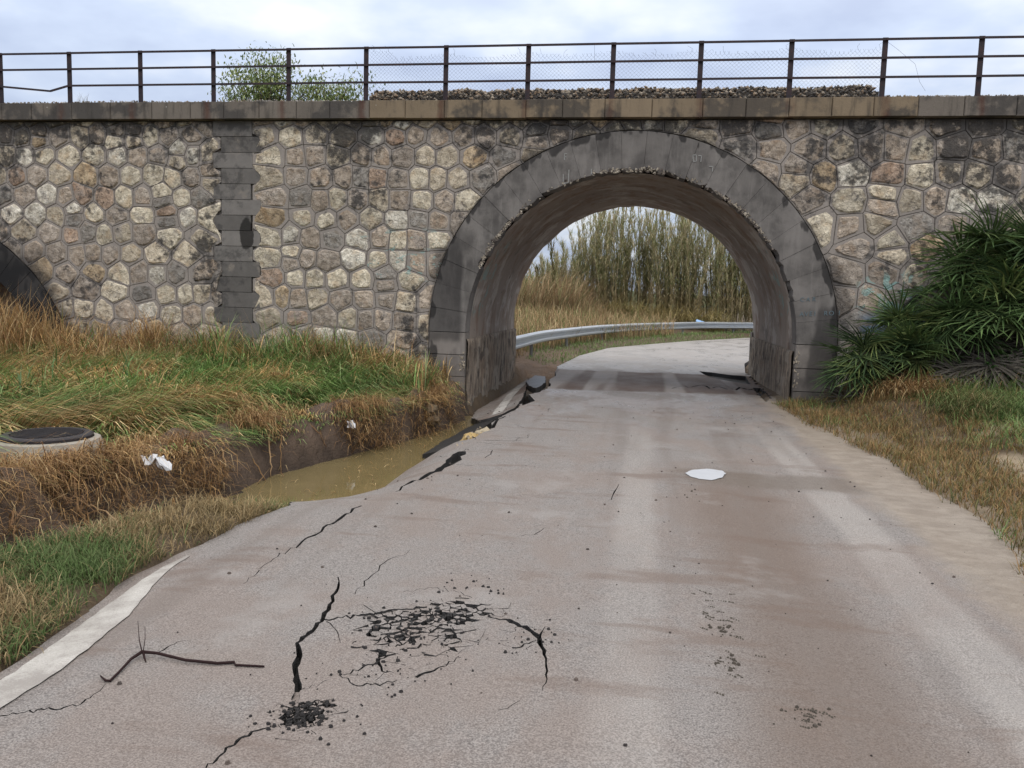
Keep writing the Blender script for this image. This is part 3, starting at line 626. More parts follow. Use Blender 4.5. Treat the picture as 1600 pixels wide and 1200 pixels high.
# crumbs and clods scattered on the road
mb = MB()
def crumb(x, y, s_, c, zf=zr):
    z = float(zf(x, y)); k = 5; a0 = random.random()*6
    R_ = [(x+s_*random.uniform(.6, 1.1)*math.cos(a0+6.283*i/k), y+s_*random.uniform(.6, 1.1)*math.sin(a0+6.283*i/k), z-.002) for i in range(k)]
    T = [(x+(p[0]-x)*.6, y+(p[1]-y)*.6, z+s_*random.uniform(.5, .9)) for p in R_]
    mb.add(R_+T, [tuple(range(k, 2*k))]+[(i, (i+1) % k, k+(i+1) % k, k+i) for i in range(k)], c)
for _ in range(260):
    x = random.uniform(-1.9, 2.6); y = random.uniform(-11.2, -1)
    crumb(x, y, random.choice([.004, .006, .006, .009, .013]), random.choice([(.06, .05, .045), (.10, .08, .07), (.035, .03, .03)]))
for cx, cy, sp, nn in ((735, 915, 22, 26), (775, 925, 10, 10), (650, 990, 70, 110), (490, 1115, 26, 110), (430, 1110, 25, 14), (1130, 980, 14, 30), (1140, 1040, 16, 26), (1265, 1120, 22, 26), (1075, 770, 12, 14), (830, 1000, 25, 30), (600, 1050, 50, 50), (500, 1140, 35, 14), (440, 1125, 25, 40)):
    for _ in range(nn):
        p = G(random.gauss(cx, sp), random.gauss(cy, sp*.45)); crumb(p[0], p[1], random.choice([.002, .003, .004, .006, .009, .012]), (.03, .028, .028) if cx < 900 else (.07, .06, .05))
for cx, cy, nl in ((1125, 985, 12), (1140, 1040, 8), (1262, 1120, 9), (1110, 940, 8)):
    for k in range(nl):
        p = G(cx+random.gauss(0, 15), cy+random.gauss(0, 22 if cx < 1200 else 8)); L_ = random.uniform(.015, .045); a_ = random.gauss(-.5, .3)
        for q in range(4): crumb(p[0]+L_*math.cos(a_)*q/3, p[1]+L_*math.sin(a_)*q/3, random.uniform(.004, .008), (.085, .075, .062))
o = mb.build('road_crumbs', GRAVEL, None); tag(o, 'dark crumbs of asphalt and mud scattered over the road', kind='stuff')
# twig on the road
tw = empty('twig', (*G(222, 1025), 0)); tag(tw, 'dark forked twig lying on the road near the white edge line', 'twig')
def gp(x, y, h): p = G(x, y); return (p[0], p[1], float(zr(*p))+h)
def local(o, par): o.parent = par; o.matrix_parent_inverse = Matrix.Translation(-par.location); return o
for nm, pts, r_ in (('branch', [gp(222, 1025, .02), gp(245, 1027, .02), gp(290, 1036, .014), gp(340, 1039, .009), gp(366, 1037, .008), gp(368, 1041, .007), gp(413, 1043, .006)], [.007, .006, .006, .006, .006, .005, .004]),
                   ('branch', [gp(222, 1025, .02), gp(205, 1035, .015), gp(185, 1055, .008), gp(172, 1068, .007), gp(165, 1068, .008), gp(157, 1062, .012)], [.007, .006, .005, .005, .005, .003]),
                   ('rootlet', [gp(222, 1025, .02), gp(218, 1017, .05), gp(216, 1000, .09)], [.003, .002, .001]),
                   ('rootlet', [gp(224, 1024, .02), gp(227, 1015, .05), gp(227, 1006, .08)], [.002, .0015, .001]),
                   ('rootlet', [gp(224, 1026, .02), gp(226, 1032, .01), gp(228, 1036, .004)], [.005, .004, .002])):
    m_ = MB(); m_.tube(pts, r_, 6, (.022, .011, .011)); local(m_.build(nm, BARK, None, True), tw)
# ------------------------------------------------------------------ railway bridge
RI, RO, ZC, DEPTH, ZCOP = 2.54, 3.13, .915, 5.2, 4.22
ARCH = ((0, .915, 2.54, 3.13), (-12.55, -.5, 2.65, 3.2))     # centre x, springing z, inner and outer radius
X0, SP = -9.467, 1.3
bridge = empty('railway_bridge'); tag(bridge, 'stone railway bridge with a grey arch over the road', 'bridge')
def arch_low(x):                # lower limit of the masonry at x
    for c, zc, ri, ro in ARCH:
        d = abs(x-c)
        if d < ro-.02: return zc+math.sqrt(max((ro-.02)**2-d*d, 0))
    return -.8
xs = sorted(set(list(np.linspace(-24, 15, 140))+[c+s_*(ro-.02)*math.sin(a) for c, zc, ri, ro in ARCH for s_ in (-1, 1) for a in np.linspace(0, math.pi/2, 22)]+[c+s_*(ro-.021) for c, zc, ri, ro in ARCH for s_ in (-1, 1)]))
mb = MB()
for yy in (.045, DEPTH-.05):
    for a, b in zip(xs[:-1], xs[1:]):
        mb.add([(a, yy, arch_low(a)), (b, yy, arch_low(b)), (b, yy, 4.4), (a, yy, 4.4)], [(0, 1, 2, 3)])
mb.box((-24, .02, 4.38), (15, DEPTH-.02, 4.46))
mb.build('mortar_core', MORTAR, bridge, False)
for c, ZC, RI, RO in ARCH[::-1]:
    V = []; F = []; n_ = 48; ysn = np.linspace(.3, DEPTH, 30)
    for j, yy in enumerate(ysn):
        for i in range(n_+1):
            if i in (0, n_): V.append((c+(-1 if i == 0 else 1)*(RI+.014), yy, ZC-.175)); continue
            a = math.pi*(i-.5)/(n_-1); r_ = RI+.012+.03*(float(fbm(a*3, yy, 1.2, 3, 3))-.5)+(.03*random.random() if j == len(ysn)-1 else 0)
            V.append((c-r_*math.cos(a), yy, ZC+r_*math.sin(a)))
    for j in range(len(ysn)-1):
        for i in range(n_): q = j*(n_+1)+i; F.append((q, q+1, q+n_+2, q+n_+1))
    mesh('vault', V, F, VAULT, bridge, None, True)
    for s_ in (-1, 1):
        V = []; F = []; yy = np.linspace(.06, DEPTH+.02, 70); zs = np.linspace(-.75, .80, 26)+ZC-.915
        for z in zs:
            for y in yy:
                dd = .05*(float(fbm(y*3, z*.8, 2.2, 3, 5+s_))-.3)
                V.append((c+s_*(RI-.02-dd*(1 if z < ZC-.125 else 0)), y, z+(.02*(float(vnoise(y, 0, 2.))-.5) if z > ZC-.215 else 0)))
        m_ = len(yy)
        for j in range(len(zs)-1):
            for i in range(m_-1): q = j*m_+i; F.append((q, q+1, q+m_+1, q+m_))
        b = len(V); V += [(c+s_*(RI+.05), y, ZC-.115) for y in yy]
        F += [((len(zs)-1)*m_+i, (len(zs)-1)*m_+i+1, b+i+1, b+i) for i in range(m_-1)]
        mesh('tooled_stone_dado', V, F, DADO, bridge, None, True)
        m2_ = MB(); m2_.box((c+s_*(RI+.1)-.12, DEPTH-.16, -.75), (c+s_*(RI+.1)+.06, DEPTH+.1, .9), (1.5, 1.45, 1.4)); m2_.build('rear_quoin', VOUS, bridge)
# voussoirs
NV = 25
def block(mb, pts2, y0, y1, c, bev=.012):      # front outline in (x, z), slightly bevelled
    P2 = np.array(pts2); ce = P2.mean(0); k = len(P2); L = np.linalg.norm(P2-ce, axis=1)[:, None]
    inn = ce+(P2-ce)*(1-bev/L)
    V = [(p[0], y0, p[1]) for p in inn]+[(p[0], y0+bev, p[1]) for p in P2]+[(p[0], y1, p[1]) for p in P2]
    F = [tuple(range(k))]+[(i+a*k, i+(a+1)*k, (i+1) % k+(a+1)*k, (i+1) % k+a*k) for a in (0, 1) for i in range(k)]
    mb.add(V, F, c)
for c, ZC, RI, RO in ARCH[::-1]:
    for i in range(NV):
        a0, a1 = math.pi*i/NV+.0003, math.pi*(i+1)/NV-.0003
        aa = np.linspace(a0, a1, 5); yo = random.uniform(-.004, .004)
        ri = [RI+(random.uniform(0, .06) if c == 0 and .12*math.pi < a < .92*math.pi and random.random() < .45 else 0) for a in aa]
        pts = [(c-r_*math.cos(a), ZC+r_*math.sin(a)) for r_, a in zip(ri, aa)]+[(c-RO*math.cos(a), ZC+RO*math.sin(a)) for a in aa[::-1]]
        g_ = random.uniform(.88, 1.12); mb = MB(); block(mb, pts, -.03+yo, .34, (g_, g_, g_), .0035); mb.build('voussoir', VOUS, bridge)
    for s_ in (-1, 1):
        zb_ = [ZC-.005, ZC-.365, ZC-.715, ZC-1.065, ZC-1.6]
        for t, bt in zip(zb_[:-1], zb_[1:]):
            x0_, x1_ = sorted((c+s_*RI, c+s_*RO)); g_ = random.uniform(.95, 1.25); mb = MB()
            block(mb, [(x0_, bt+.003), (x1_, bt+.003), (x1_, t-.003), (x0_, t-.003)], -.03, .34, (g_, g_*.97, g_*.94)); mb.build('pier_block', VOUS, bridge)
# spalled rubble along the front edge of the arch
mb = MB()
for _ in range(620):
    a = random.choice([random.uniform(.13, .30), random.uniform(.13, .25), random.uniform(.3, .82), random.uniform(.44, .56), random.uniform(.66, .8)])*math.pi
    r_ = RI+random.uniform(-.012, .03+.05*float(vnoise(a*9, 0, 1., 3))**2); x, z = -r_*math.cos(a), ZC+r_*math.sin(a); s_ = random.uniform(.008, .028)
    cc = random.choice([(.28, .24, .19), (.20, .17, .14), (.36, .32, .26), (.12, .10, .09)])
    V = [(x+s_*random.uniform(-1, 1), -.035+s_*random.uniform(-.45, .6), z+s_*random.uniform(-1, 1)) for _ in range(7)]
    mb.add(V, [(0, 1, 2), (0, 2, 3), (0, 3, 4), (0, 4, 1), (5, 2, 1), (5, 3, 2), (5, 4, 3), (5, 1, 4), (6, 2, 5), (6, 1, 3)], cc)
for _ in range(50):
    s2 = random.choice((-1, 1)); x = s2*(RI+random.uniform(0, .07)); z = random.uniform(.25, .85) if s2 > 0 else random.uniform(.3, .6); s_ = random.uniform(.015, .04)
    V = [(x+s_*random.uniform(-.7, .7), -.035+s_*random.uniform(-.4, .6), z+s_*random.uniform(-1, 1)) for _ in range(7)]
    mb.add(V, [(0, 1, 2), (0, 2, 3), (0, 3, 4), (0, 4, 1), (5, 2, 1), (5, 3, 2), (5, 4, 3), (5, 1, 4), (6, 2, 5), (6, 1, 3)], (.36, .31, .24))
o = mb.build('spalled_edge', rk, bridge); o['kind'] = 'stuff'
# pilaster of squared blocks between the arches
PL, PR, PH = -6.83, -6.16, .252
def pil(z):
    k = int((ZCOP-z)/PH); o_ = .14*(k % 2); return PL+o_, PR+o_
for c_off in (0, 13.1):
    z = ZCOP-.006; k = 0
    while z > -.3:
        a, b = pil(z-.05); a += c_off; b += c_off; mb = MB(); g_ = random.choice([.10, .115, .13, .15, .17])
        bw = b+random.uniform(-.02, .02)
        block(mb, [(a, z-PH+.006), (bw, z-PH+.006), (bw, z), (a, z)], -.015, .12, (g_, g_*.94, g_*.89), .006); mb.build('ashlar_block', ASHLAR, bridge)
        z -= PH; k += 1
# polygonal rubble stones
seeds = []
def rows(x0, x1, h, w0, w1):
    z = -.25
    while z < ZCOP+h*.3:
        x = x0+random.uniform(0, w1)
        while x < x1:
            w_ = random.uniform(w0, w1)
            if random.random() < .16 and w_ < .75*w1: seeds.extend([(x+w_/2, z-.24*h), (x+w_/2+random.uniform(-.03, .03), z+.26*h)])      # two small stones in one course
            else: seeds.append((x+w_/2, z+random.uniform(-.10, .10)*h))
            x += w_
        z += h*random.uniform(.94, 1.06)
rows(-17, 1.1, .325, .22, .56); rows(1.1, 9.5, .37, .26, .62)
seeds = [s_ for s_ in seeds]
def outside(x, z, m=0.):
    for c, zc, ri, ro in ARCH:
        d = math.hypot(x-c, z-zc) if z > zc else abs(x-c)
        if d < ro+m: return False
    for o_ in (0, 13.1):
        a, b = pil(z); 
        if a+o_-.02 < x < b+o_+.02: return False
    return True
SD = np.array([s_ for s_ in seeds if outside(*s_, -.02)])
def cell(i):
    p = SD[i]; d = np.hypot(*(SD-p).T); nb = np.argsort(d)[1:26]
    poly = [(p[0]-.6, p[1]-.45), (p[0]+.6, p[1]-.45), (p[0]+.6, p[1]+.45), (p[0]-.6, p[1]+.45)]
    for j in nb:
        q = SD[j]; m_ = (p+q)/2; n_ = q-p
        out = []
        for k in range(len(poly)):
            a, b = np.array(poly[k]), np.array(poly[(k+1) % len(poly)]); da, db = (a-m_)@n_, (b-m_)@n_
            if da <= 0: out.append(tuple(a))
            if da*db < 0: t = da/(da-db); out.append(tuple(a+(b-a)*t))
        poly = out
        if len(poly) < 3: return None
    return poly
PAL = [((.52, .475, .39), 24), ((.45, .40, .325), 24), ((.40, .32, .225), 6), ((.38, .325, .275), 22), ((.33, .29, .255), 18), ((.27, .255, .24), 8), ((.56, .535, .48), 13), ((.36, .275, .22), 4), ((.18, .172, .165), 4)]
pal = [p for p, w_ in PAL for _ in range(w_)]
stones = []
for i in range(len(SD)):
    poly = cell(i)
    if not poly: continue
    P2 = []
    for k in range(len(poly)):
        a, b = np.array(poly[k]), np.array(poly[(k+1) % len(poly)]); L = np.linalg.norm(b-a)
        if L < .012: continue
        for t in range(max(1, round(L/.085))): P2.append(a+(b-a)*t/max(1, round(L/.085)))
    sx, sz = SD[i]
    Q = []
    for p in P2:
        x, z = p
        z = min(z, ZCOP-.012)
        for c, zc, ri, ro in ARCH:
            dz_ = z-zc if z > zc else 0; d = math.hypot(x-c, dz_)
            if d < ro+.012: f_ = (ro+.012)/max(d, 1e-3); x = c+(x-c)*f_; z = zc+dz_*f_ if z > zc else z
        for o_ in (0, 13.1):
            a, b = pil(z)
            pc_ = (PL+PR)/2+.07+o_
            if pc_-1.2 < sx < pc_: x = min(x, a+o_-.008)
            elif pc_ <= sx < pc_+1.2: x = max(x, b+o_+.008)
        Q.append((x, min(z, ZCOP-.012)))
    Q = np.array(Q); k = len(Q)
    if k < 3: continue
    area = .5*abs(np.dot(Q[:, 0], np.roll(Q[:, 1], -1))-np.dot(Q[:, 1], np.roll(Q[:, 0], -1)))
    if area < .012: continue
    ce = Q.mean(0); L = np.linalg.norm(Q-ce, axis=1)[:, None]+1e-6
    o0 = ce+(Q-ce)*(1-np.minimum(.0025/L, .3)); o1 = ce+(Q-ce)*(1-np.minimum(.009/L, .4))
    sm = Q
    sm = (np.roll(sm, 1, 0)+4*sm+np.roll(sm, -1, 0))/6
    fill = random.choice([.80, .85, .88, .91, .94, .96]); jit = rng.uniform(.82, 1.08, (k, 1)); jit = (jit+np.roll(jit, 1, 0))/2
    jit = np.minimum(jit, .97/fill); s2 = ce+(sm-ce)*fill*jit; s3 = ce+(sm-ce)*fill*jit*.88; s4 = ce+(sm-ce)*fill*.48
    h = random.uniform(.006, .026); tilt = rng.uniform(-.1, .1, 2)
    yy = lambda R_, y: np.c_[R_[:, 0], y+(R_-ce)@tilt*(.6 if y < -.008 else 0)+rng.uniform(-.004, .004, len(R_))*(y < -.01), R_[:, 1]]
    V = np.concatenate([yy(o0, .05), yy(o0, .004), yy(o1, -.006), yy(s2, -.0065), yy(s3, -.0066-h*.8), yy(s4, -.007-h), [[ce[0], -.007-h*1.05, ce[1]]]])
    F = []; M_ = []
    for a in range(5):
        for j in range(k): F.append((a*k+j, a*k+(j+1) % k, (a+1)*k+(j+1) % k, (a+1)*k+j)); M_.append(1 if a < 3 else 0)
    for j in range(k): F.append((5*k+j, 5*k+(j+1) % k, 6*k)); M_.append(0)
    col = np.array(random.choice(pal))*random.uniform(.85, 1.3)
    pc = proj([(ce[0], 0, ce[1])])[0]; pc2 = proj([(ce[0]+.1, 0, ce[1])])[0]
    vis = (-20 < pc[0] < 1620) and pc[1] < (560 if pc[0] < 900 else 500) and not (pc[0] > 1480 and pc[1] > 400)
    stones.append((area*(abs(pc2[0]-pc[0])/10)**2 if vis else 0, V, F, M_, col))
stones.sort(key=lambda t: -t[0])
restm = MB()
for i, (ar, V, F, M_, col) in enumerate(stones):
    if i < 300 and ar > 0: mesh('stone', V, F, [STONE, MORTAR], bridge, np.tile(col, (len(V), 1)), False, M_)
    else:
        b = len(restm.V); restm.V += [tuple(v) for v in V]; restm.F += [tuple(j+b for j in f) for f in F]; restm.C += [tuple(col)]*len(V); restm.M += M_
o = restm.build('stonework', [STONE, MORTAR], bridge); o['kind'] = 'stuff'
# coping
x = -16.3; k = 0
while x < 10:
    w_ = random.uniform(.55, .75); brown = -4.35 < x < 3.55
    c_ = (.20, .155, .105) if brown else (.15, .13, .11)
    g_ = random.uniform(.93, 1.07); mb = MB()
    yo = random.uniform(-.004, .004); zo = random.uniform(-.004, .004)
    P2 = [(x+.003, ZCOP+zo), (x+w_-.003, ZCOP+zo), (x+w_-.003, ZCOP+.27+zo), (x+.003, ZCOP+.27+zo)]
    block(mb, P2, -.15+yo, .45, tuple(q*g_ for q in c_), .012); mb.build('coping_slab', COPING, bridge); x += w_
# lettering and chalk marks on the arch ring
CHALK = mat_plain('faded chalk', (.27, .27, .26), .9, .4, 30); FADED = mat_plain('faded blue paint', (.11, .15, .17), .9, .5, 26)
def lettering(txt, px, py, hgt, mat, yaw_=0.):
    cu = bpy.data.curves.new('lettering', 'FONT'); cu.body = txt; cu.size = hgt*1.4; cu.extrude = .0008; cu.space_character = 1.25
    t_ = bpy.data.objects.new('lettering', cu); COL.objects.link(t_)
    dg = bpy.context.evaluated_depsgraph_get(); me = bpy.data.meshes.new_from_object(t_.evaluated_get(dg)); bpy.data.objects.remove(t_)
    me.materials.clear(); me.materials.append(mat)
    o = bpy.data.objects.new('lettering', me); COL.objects.link(o); x_, z_ = W(px, py, -.037)
    o.parent = bridge; o.matrix_local = Matrix.Translation((x_, -.0375, z_))@Matrix.Rotation(math.pi/2, 4, 'X'); return o
for txt, px, py, h_, st_ in (('CAR', 1250, 471, .062, 9.5), ('AVEI RO I', 1249, 494, .068, 7.6)):
    for i, ch_ in enumerate(txt):
        if ch_ != ' ': lettering(ch_, px+i*st_, py-i*.25, h_, FADED).name = 'letter'
def chalk(strokes):
    mb = MB()
    for (a, b) in strokes:
        p, q = W(*a, -.037), W(*b, -.037); d = np.array(q)-np.array(p); L = np.linalg.norm(d); nn = np.array((-d[1], d[0]))/L*.006
        mb.add([(p[0]-nn[0], -.0375, p[1]-nn[1]), (q[0]-nn[0], -.0375, q[1]-nn[1]), (q[0]+nn[0], -.0375, q[1]+nn[1]), (p[0]+nn[0], -.0375, p[1]+nn[1])], [(0, 1, 2, 3)])
    mb.build('chalk_mark', CHALK, bridge)
chalk([((882, 240), (882, 250)), ((882, 240), (886, 240)), ((882, 245), (885, 245))])
chalk([((889, 265), (888, 286)), ((880, 272), (880, 287)), ((880, 287), (888, 285))])
chalk([((924, 264), (924, 272))])
chalk([((1083, 242), (1083, 252)), ((1088, 242), (1088, 252)), ((1083, 242), (1088, 242)), ((1083, 252), (1088, 252)), ((1091, 243), (1096, 243)), ((1096, 243), (1095, 253))])
chalk([((1108, 260), (1114, 260)), ((1114, 260), (1113, 268))])
# ------------------------------------------------------------------ railing on the coping
rail = empty('iron_railing', (0, 0, ZCOP+.27)); tag(rail, 'rusty dark iron railing with torn wire netting on the bridge coping', 'railing')
RZ = (5.345, 5.085, 4.815)
for n_ in range(-3, 15):
    x = X0+SP*n_; mb = MB(); ln = random.uniform(-.008, .008); t_ = ZCOP+.275
    mb.box((x-.038, .085, t_-.03), (x+.038, .097, 5.375)); mb.box((x-.006, .0975, t_-.03), (x+.006, .15, 5.37))
    po = local(mb.build('post', IRON), rail); mb = MB(); mb.box((x-.055, .055, t_-.004), (x+.055, .175, t_+.012)); mb.build('base_plate', IRON, po)
    if n_ < 14:
        for ri_, z in enumerate(RZ):
            mb = MB(); xa, xb_ = x+.002, x+SP-.002
            pts = [(xa, z), (xb_, z+random.uniform(-.004, .004))]
            if n_ == -1 and ri_ == 2: pts = [(xa, z), (xa+.95, z-.085), (xb_, z)]
            for (p0, p1) in zip(pts[:-1], pts[1:]):
                for (ya, yb, za_, zb_) in ((.062, .083, -.012, .012), (.055, .062, -.016, .016)):
                    mb.add([(p0[0], ya, p0[1]+za_), (p1[0], ya, p1[1]+za_), (p1[0], yb, p1[1]+za_), (p0[0], yb, p0[1]+za_), (p0[0], ya, p0[1]+zb_), (p1[0], ya, p1[1]+zb_), (p1[0], yb, p1[1]+zb_), (p0[0], yb, p0[1]+zb_)],
                           [(0, 3, 2, 1), (4, 5, 6, 7), (0, 1, 5, 4), (1, 2, 6, 5), (2, 3, 7, 6), (3, 0, 4, 7)])
            local(mb.build('rail', IRON), rail)
WIRE = mat_plain('old netting wire', (.11, .11, .115), .6, .4, 30, .4, .4)
for n_ in range(4, 10):
    xa, xb_ = X0+SP*n_+.04, X0+SP*(n_+1)-.04; mb = MB(); cw, ch = .062, .058
    top = lambda x: (5.31 if (n_ == 4 and x < xa+.4) else 5.235)-.05*math.sin(math.pi*(x-xa)/(xb_-xa))*(1 if n_ % 2 else .7)+.03*float(vnoise(x, 0, 5., 2))-.02+.012*((int(x/cw)) % 2)
    nc = int((xb_-xa)/(cw/2))
    for i in range(nc+1):
        xx = xa+i*cw/2; pts = []; z = ZCOP+.28; j = 0
        while z < top(xx):
            sag_ = .012*math.sin(xx*3+z*4)
            pts.append((min(xx+(cw*.52 if (j+i) % 2 else -cw*.02)+sag_, xb_+.02), .115+.006*(j % 2), z+.006*math.sin(xx*9))); z += ch/2*1.0; j += 1
        pts.append((xx+random.uniform(-.01, .02), .115, z))
        if len(pts) > 2: mb.tube(pts, .0017, 3)
    for _ in range(2):
        xx = random.uniform(xa, xb_); mb.tube([(xx, .11, top(xx)), (xx+random.uniform(-.03, .03), .1, top(xx)+.05), (xx+random.uniform(-.06, .06), .1, top(xx)+.09)], .0018, 3)
    local(mb.build('wire_netting', WIRE, None), rail)
mb = MB(); q = [W(1382, 62, .1), W(1400, 75, .1), W(1430, 100, .1), W(1437, 128, .1), W(1446, 142, .1)]
mb.tube([(x, .1, z) for x, z in q], .002, 3); mb.tube([(x, .1, z) for x, z in (W(929, 70, .1), W(929, 96, .1))], .002, 3); local(mb.build('loose_wire', WIRE), rail)
# ballast
mb = MB()
OC = [(1, 0, 0), (-1, 0, 0), (0, 1, 0), (0, -1, 0), (0, 0, 1), (0, 0, -1)]
OF = [(0, 2, 4), (2, 1, 4), (1, 3, 4), (3, 0, 4), (2, 0, 5), (1, 2, 5), (3, 1, 5), (0, 3, 5)]
def peb(x, y, z, s_, c):
    a = random.random()*6; ca, sa = math.cos(a), math.sin(a); V = []
    for o_ in OC:
        q = [o_[k]*s_*random.uniform(.7, 1.2)+random.uniform(-.35, .35)*s_ for k in range(3)]
        V.append((x+q[0]*ca-q[1]*sa, y+q[0]*sa+q[1]*ca, z+q[2]*.85))
    mb.add(V, OF, c)
BC = [(.27, .23, .18), (.19, .165, .135), (.10, .09, .08), (.38, .32, .25), (.30, .22, .15), (.06, .055, .05)]
BG = [(.32, .30, .28), (.25, .23, .215), (.38, .36, .34), (.18, .16, .15), (.22, .17, .12)]
zb0 = ZCOP+.27
for _ in range(5200):
    x = random.uniform(X0+4*SP+.02, X0+10*SP-.03); y = random.uniform(.19, .75)
    hh = (.25+.05*float(vnoise(x, 0, 2.5, 6)))*min(1, .55+(y-.19)*3.); z = zb0+random.uniform(.0, 1)**.7*hh if y < .4 else zb0+hh-random.uniform(0, .03)
    peb(x, y, z, random.uniform(.022, .04), random.choice(BC))
for _ in range(4200):
    x = random.choice([random.uniform(-13, X0+4*SP), random.uniform(X0+10*SP, 7.5)]); y = random.uniform(.2, 1.2)
    peb(x, y, zb0+.06+.10*min(1, (y-.2)*2)+random.uniform(0, .035)*float(vnoise(x, y, 1.5, 4)+.4), random.uniform(.012, .024), random.choice(BG))
mb.box((X0+4*SP, .26, 4.47), (X0+10*SP, DEPTH-.3, 4.66), (.08, .07, .06)); mb.box((-24, .3, 4.465), (15, DEPTH-.3, 4.57), (.2, .19, .17))
o = mb.build('track_ballast', GRAVEL); tag(o, 'grey and brown railway ballast heaped behind the railing', kind='stuff')
# ------------------------------------------------------------------ grass helpers
def blades(name, B, H, Wd, az, lean, curl, C, mat=GRASS, label=None, parent=None):
    n = len(B); H = np.broadcast_to(H, n); Wd = np.broadcast_to(Wd, n)
    d = np.stack([np.cos(az), np.sin(az)], -1); side = np.stack([-np.sin(az), np.cos(az), np.zeros(n)], -1)
    V = np.zeros((n, 7, 3)); p = np.array(B, float).copy()
    for i, (wf) in enumerate((1., .9, .6)):
        V[:, 2*i] = p-side*(Wd*wf)[:, None]; V[:, 2*i+1] = p+side*(Wd*wf)[:, None]
        a = lean*(.55+.3*i)+curl*(i/2.)**1.5
        st = H/3.
        p = p+np.c_[d*(np.sin(a)*st)[:, None], np.cos(a)*st]
    V[:, 6] = p
    f = np.array([(0, 1, 3), (0, 3, 2), (2, 3, 5), (2, 5, 4), (4, 5, 6)])
    F = (np.arange(n)[:, None, None]*7+f[None]).reshape(-1, 3)
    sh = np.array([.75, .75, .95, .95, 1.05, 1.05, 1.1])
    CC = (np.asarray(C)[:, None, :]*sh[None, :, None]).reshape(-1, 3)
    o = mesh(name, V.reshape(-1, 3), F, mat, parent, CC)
    if label: tag(o, label, kind='stuff')
    return o
def pick(cols, wts, n, var=.25):
    c = np.array(cols)[rng.choice(len(cols), n, p=np.array(wts)/sum(wts))]; return c*rng.uniform(1-var, 1+var, (n, 1))
MH = G(74, 681, .22)
def scatter(n, x0, x1, y0, y1, maskf):
    x = rng.uniform(x0, x1, n*4); y = rng.uniform(y0, y1, n*4); m = rng.random(n*4) < maskf(x, y)
    x, y = x[m][:n], y[m][:n]; return np.stack([x, y, zt(x, y)-.01], -1)
GREEN = [(.12, .20, .055), (.17, .27, .085), (.25, .32, .14), (.08, .14, .04)]
DRY = [(.42, .28, .13), (.33, .20, .085), (.52, .39, .21), (.24, .14, .07)]
xbf = lambda y: np.interp(y, YT, XB); xvf = lambda y: np.interp(y, YT, XV); xrf = lambda y: np.interp(y, YT, XR); xRf = lambda y: np.interp(y, RRY, RRX)
# A: flattened green grass over the left field
B = scatter(46000, -13, -2.5, -9.5, -.1, lambda x, y: (x < xbf(y)+.12)*(.35+.65*S(-11, -4, x))*(np.hypot(x-MH[0], y-MH[1]) > .47))
n = len(B); f_ = fbm(B[:, 0], B[:, 1], 1.1, 3, 11); fd = S(.47, .57, f_+rng.normal(0, .13, n)+.12*S(.6, 0., xbf(B[:, 1])-B[:, 0]))
C_ = pick(GREEN, [3, 3, 2, 2], n)*(1-fd[:, None])+pick(DRY, [3, 2, 2, 1], n)*fd[:, None]
flow = -.3+4.2*(fbm(B[:, 0], B[:, 1], .7, 2, 21)-.5)+rng.normal(0, .3, n)
B[:, 2] += rng.uniform(0, .14, n)*fbm(B[:, 0], B[:, 1], 2.2, 2, 71)**1.5
lip = S(.1, 1.1, xbf(B[:, 1])-B[:, 0])*S(.45, .95, np.hypot(B[:, 0]-MH[0], B[:, 1]-MH[1])); B[:, 2] -= .05*(1-lip)
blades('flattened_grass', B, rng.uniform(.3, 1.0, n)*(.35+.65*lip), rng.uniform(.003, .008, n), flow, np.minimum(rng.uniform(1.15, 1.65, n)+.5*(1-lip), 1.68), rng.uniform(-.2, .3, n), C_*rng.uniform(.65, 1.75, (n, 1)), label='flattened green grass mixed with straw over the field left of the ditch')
# B: tall reed grass along the foot of the wall
B = scatter(15000, -13, -2.75, -2.1, -.12, lambda x, y: S(-2.1, -.9, y)*(.15+.85*S(.4, .62, fbm(x, y, 1.8, 2, 9))))
n = len(B); f_ = fbm(B[:, 0], B[:, 1], .9, 2, 31); dd = (f_+rng.uniform(-.25, .25, n) > .38)[:, None]
C_ = np.where(dd, pick(DRY, [4, 3, 2, 2], n), pick(GREEN, [3, 3, 2, 3], n))
hg = rng.uniform(.18, .95, n)*(.35+1.15*vnoise(B[:, 0], B[:, 1], 1.7, 7))
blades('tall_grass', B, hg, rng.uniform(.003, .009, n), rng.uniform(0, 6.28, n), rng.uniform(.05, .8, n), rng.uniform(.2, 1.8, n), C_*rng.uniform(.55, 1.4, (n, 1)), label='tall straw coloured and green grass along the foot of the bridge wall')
B = scatter(2600, -13, -2.9, -1.3, -.1, lambda x, y: S(.40, .6, fbm(x, y, 1.3, 2, 19))*(.45+.55*S(-8.5, -10, x))); n = len(B)
blades('dry_stalks', B, rng.uniform(.5, 1.15, n)*(.6+.4*S(-8.5, -10, B[:, 0])), rng.uniform(.003, .007, n), rng.uniform(0, 6.28, n), rng.uniform(.05, .45, n), rng.uniform(.2, 1.9, n), pick(DRY, [3, 2, 3, 2], n, .4), label='tall dry stalks leaning against the foot of the bridge wall')
B = scatter(3400, -13.5, -8.9, -2.6, -.15, lambda x, y: S(-8.9, -9.8, x)*(.3+.7*fbm(x, y, 1.5, 2, 29))); n = len(B)
blades('dry_reeds', B, rng.uniform(.5, 1.5, n), rng.uniform(.004, .009, n), rng.uniform(0, 6.28, n), rng.uniform(.05, .5, n), rng.uniform(.1, 1.2, n), pick(DRY, [3, 3, 2, 3], n, .4), label='tall dry reeds rising in front of the second arch')
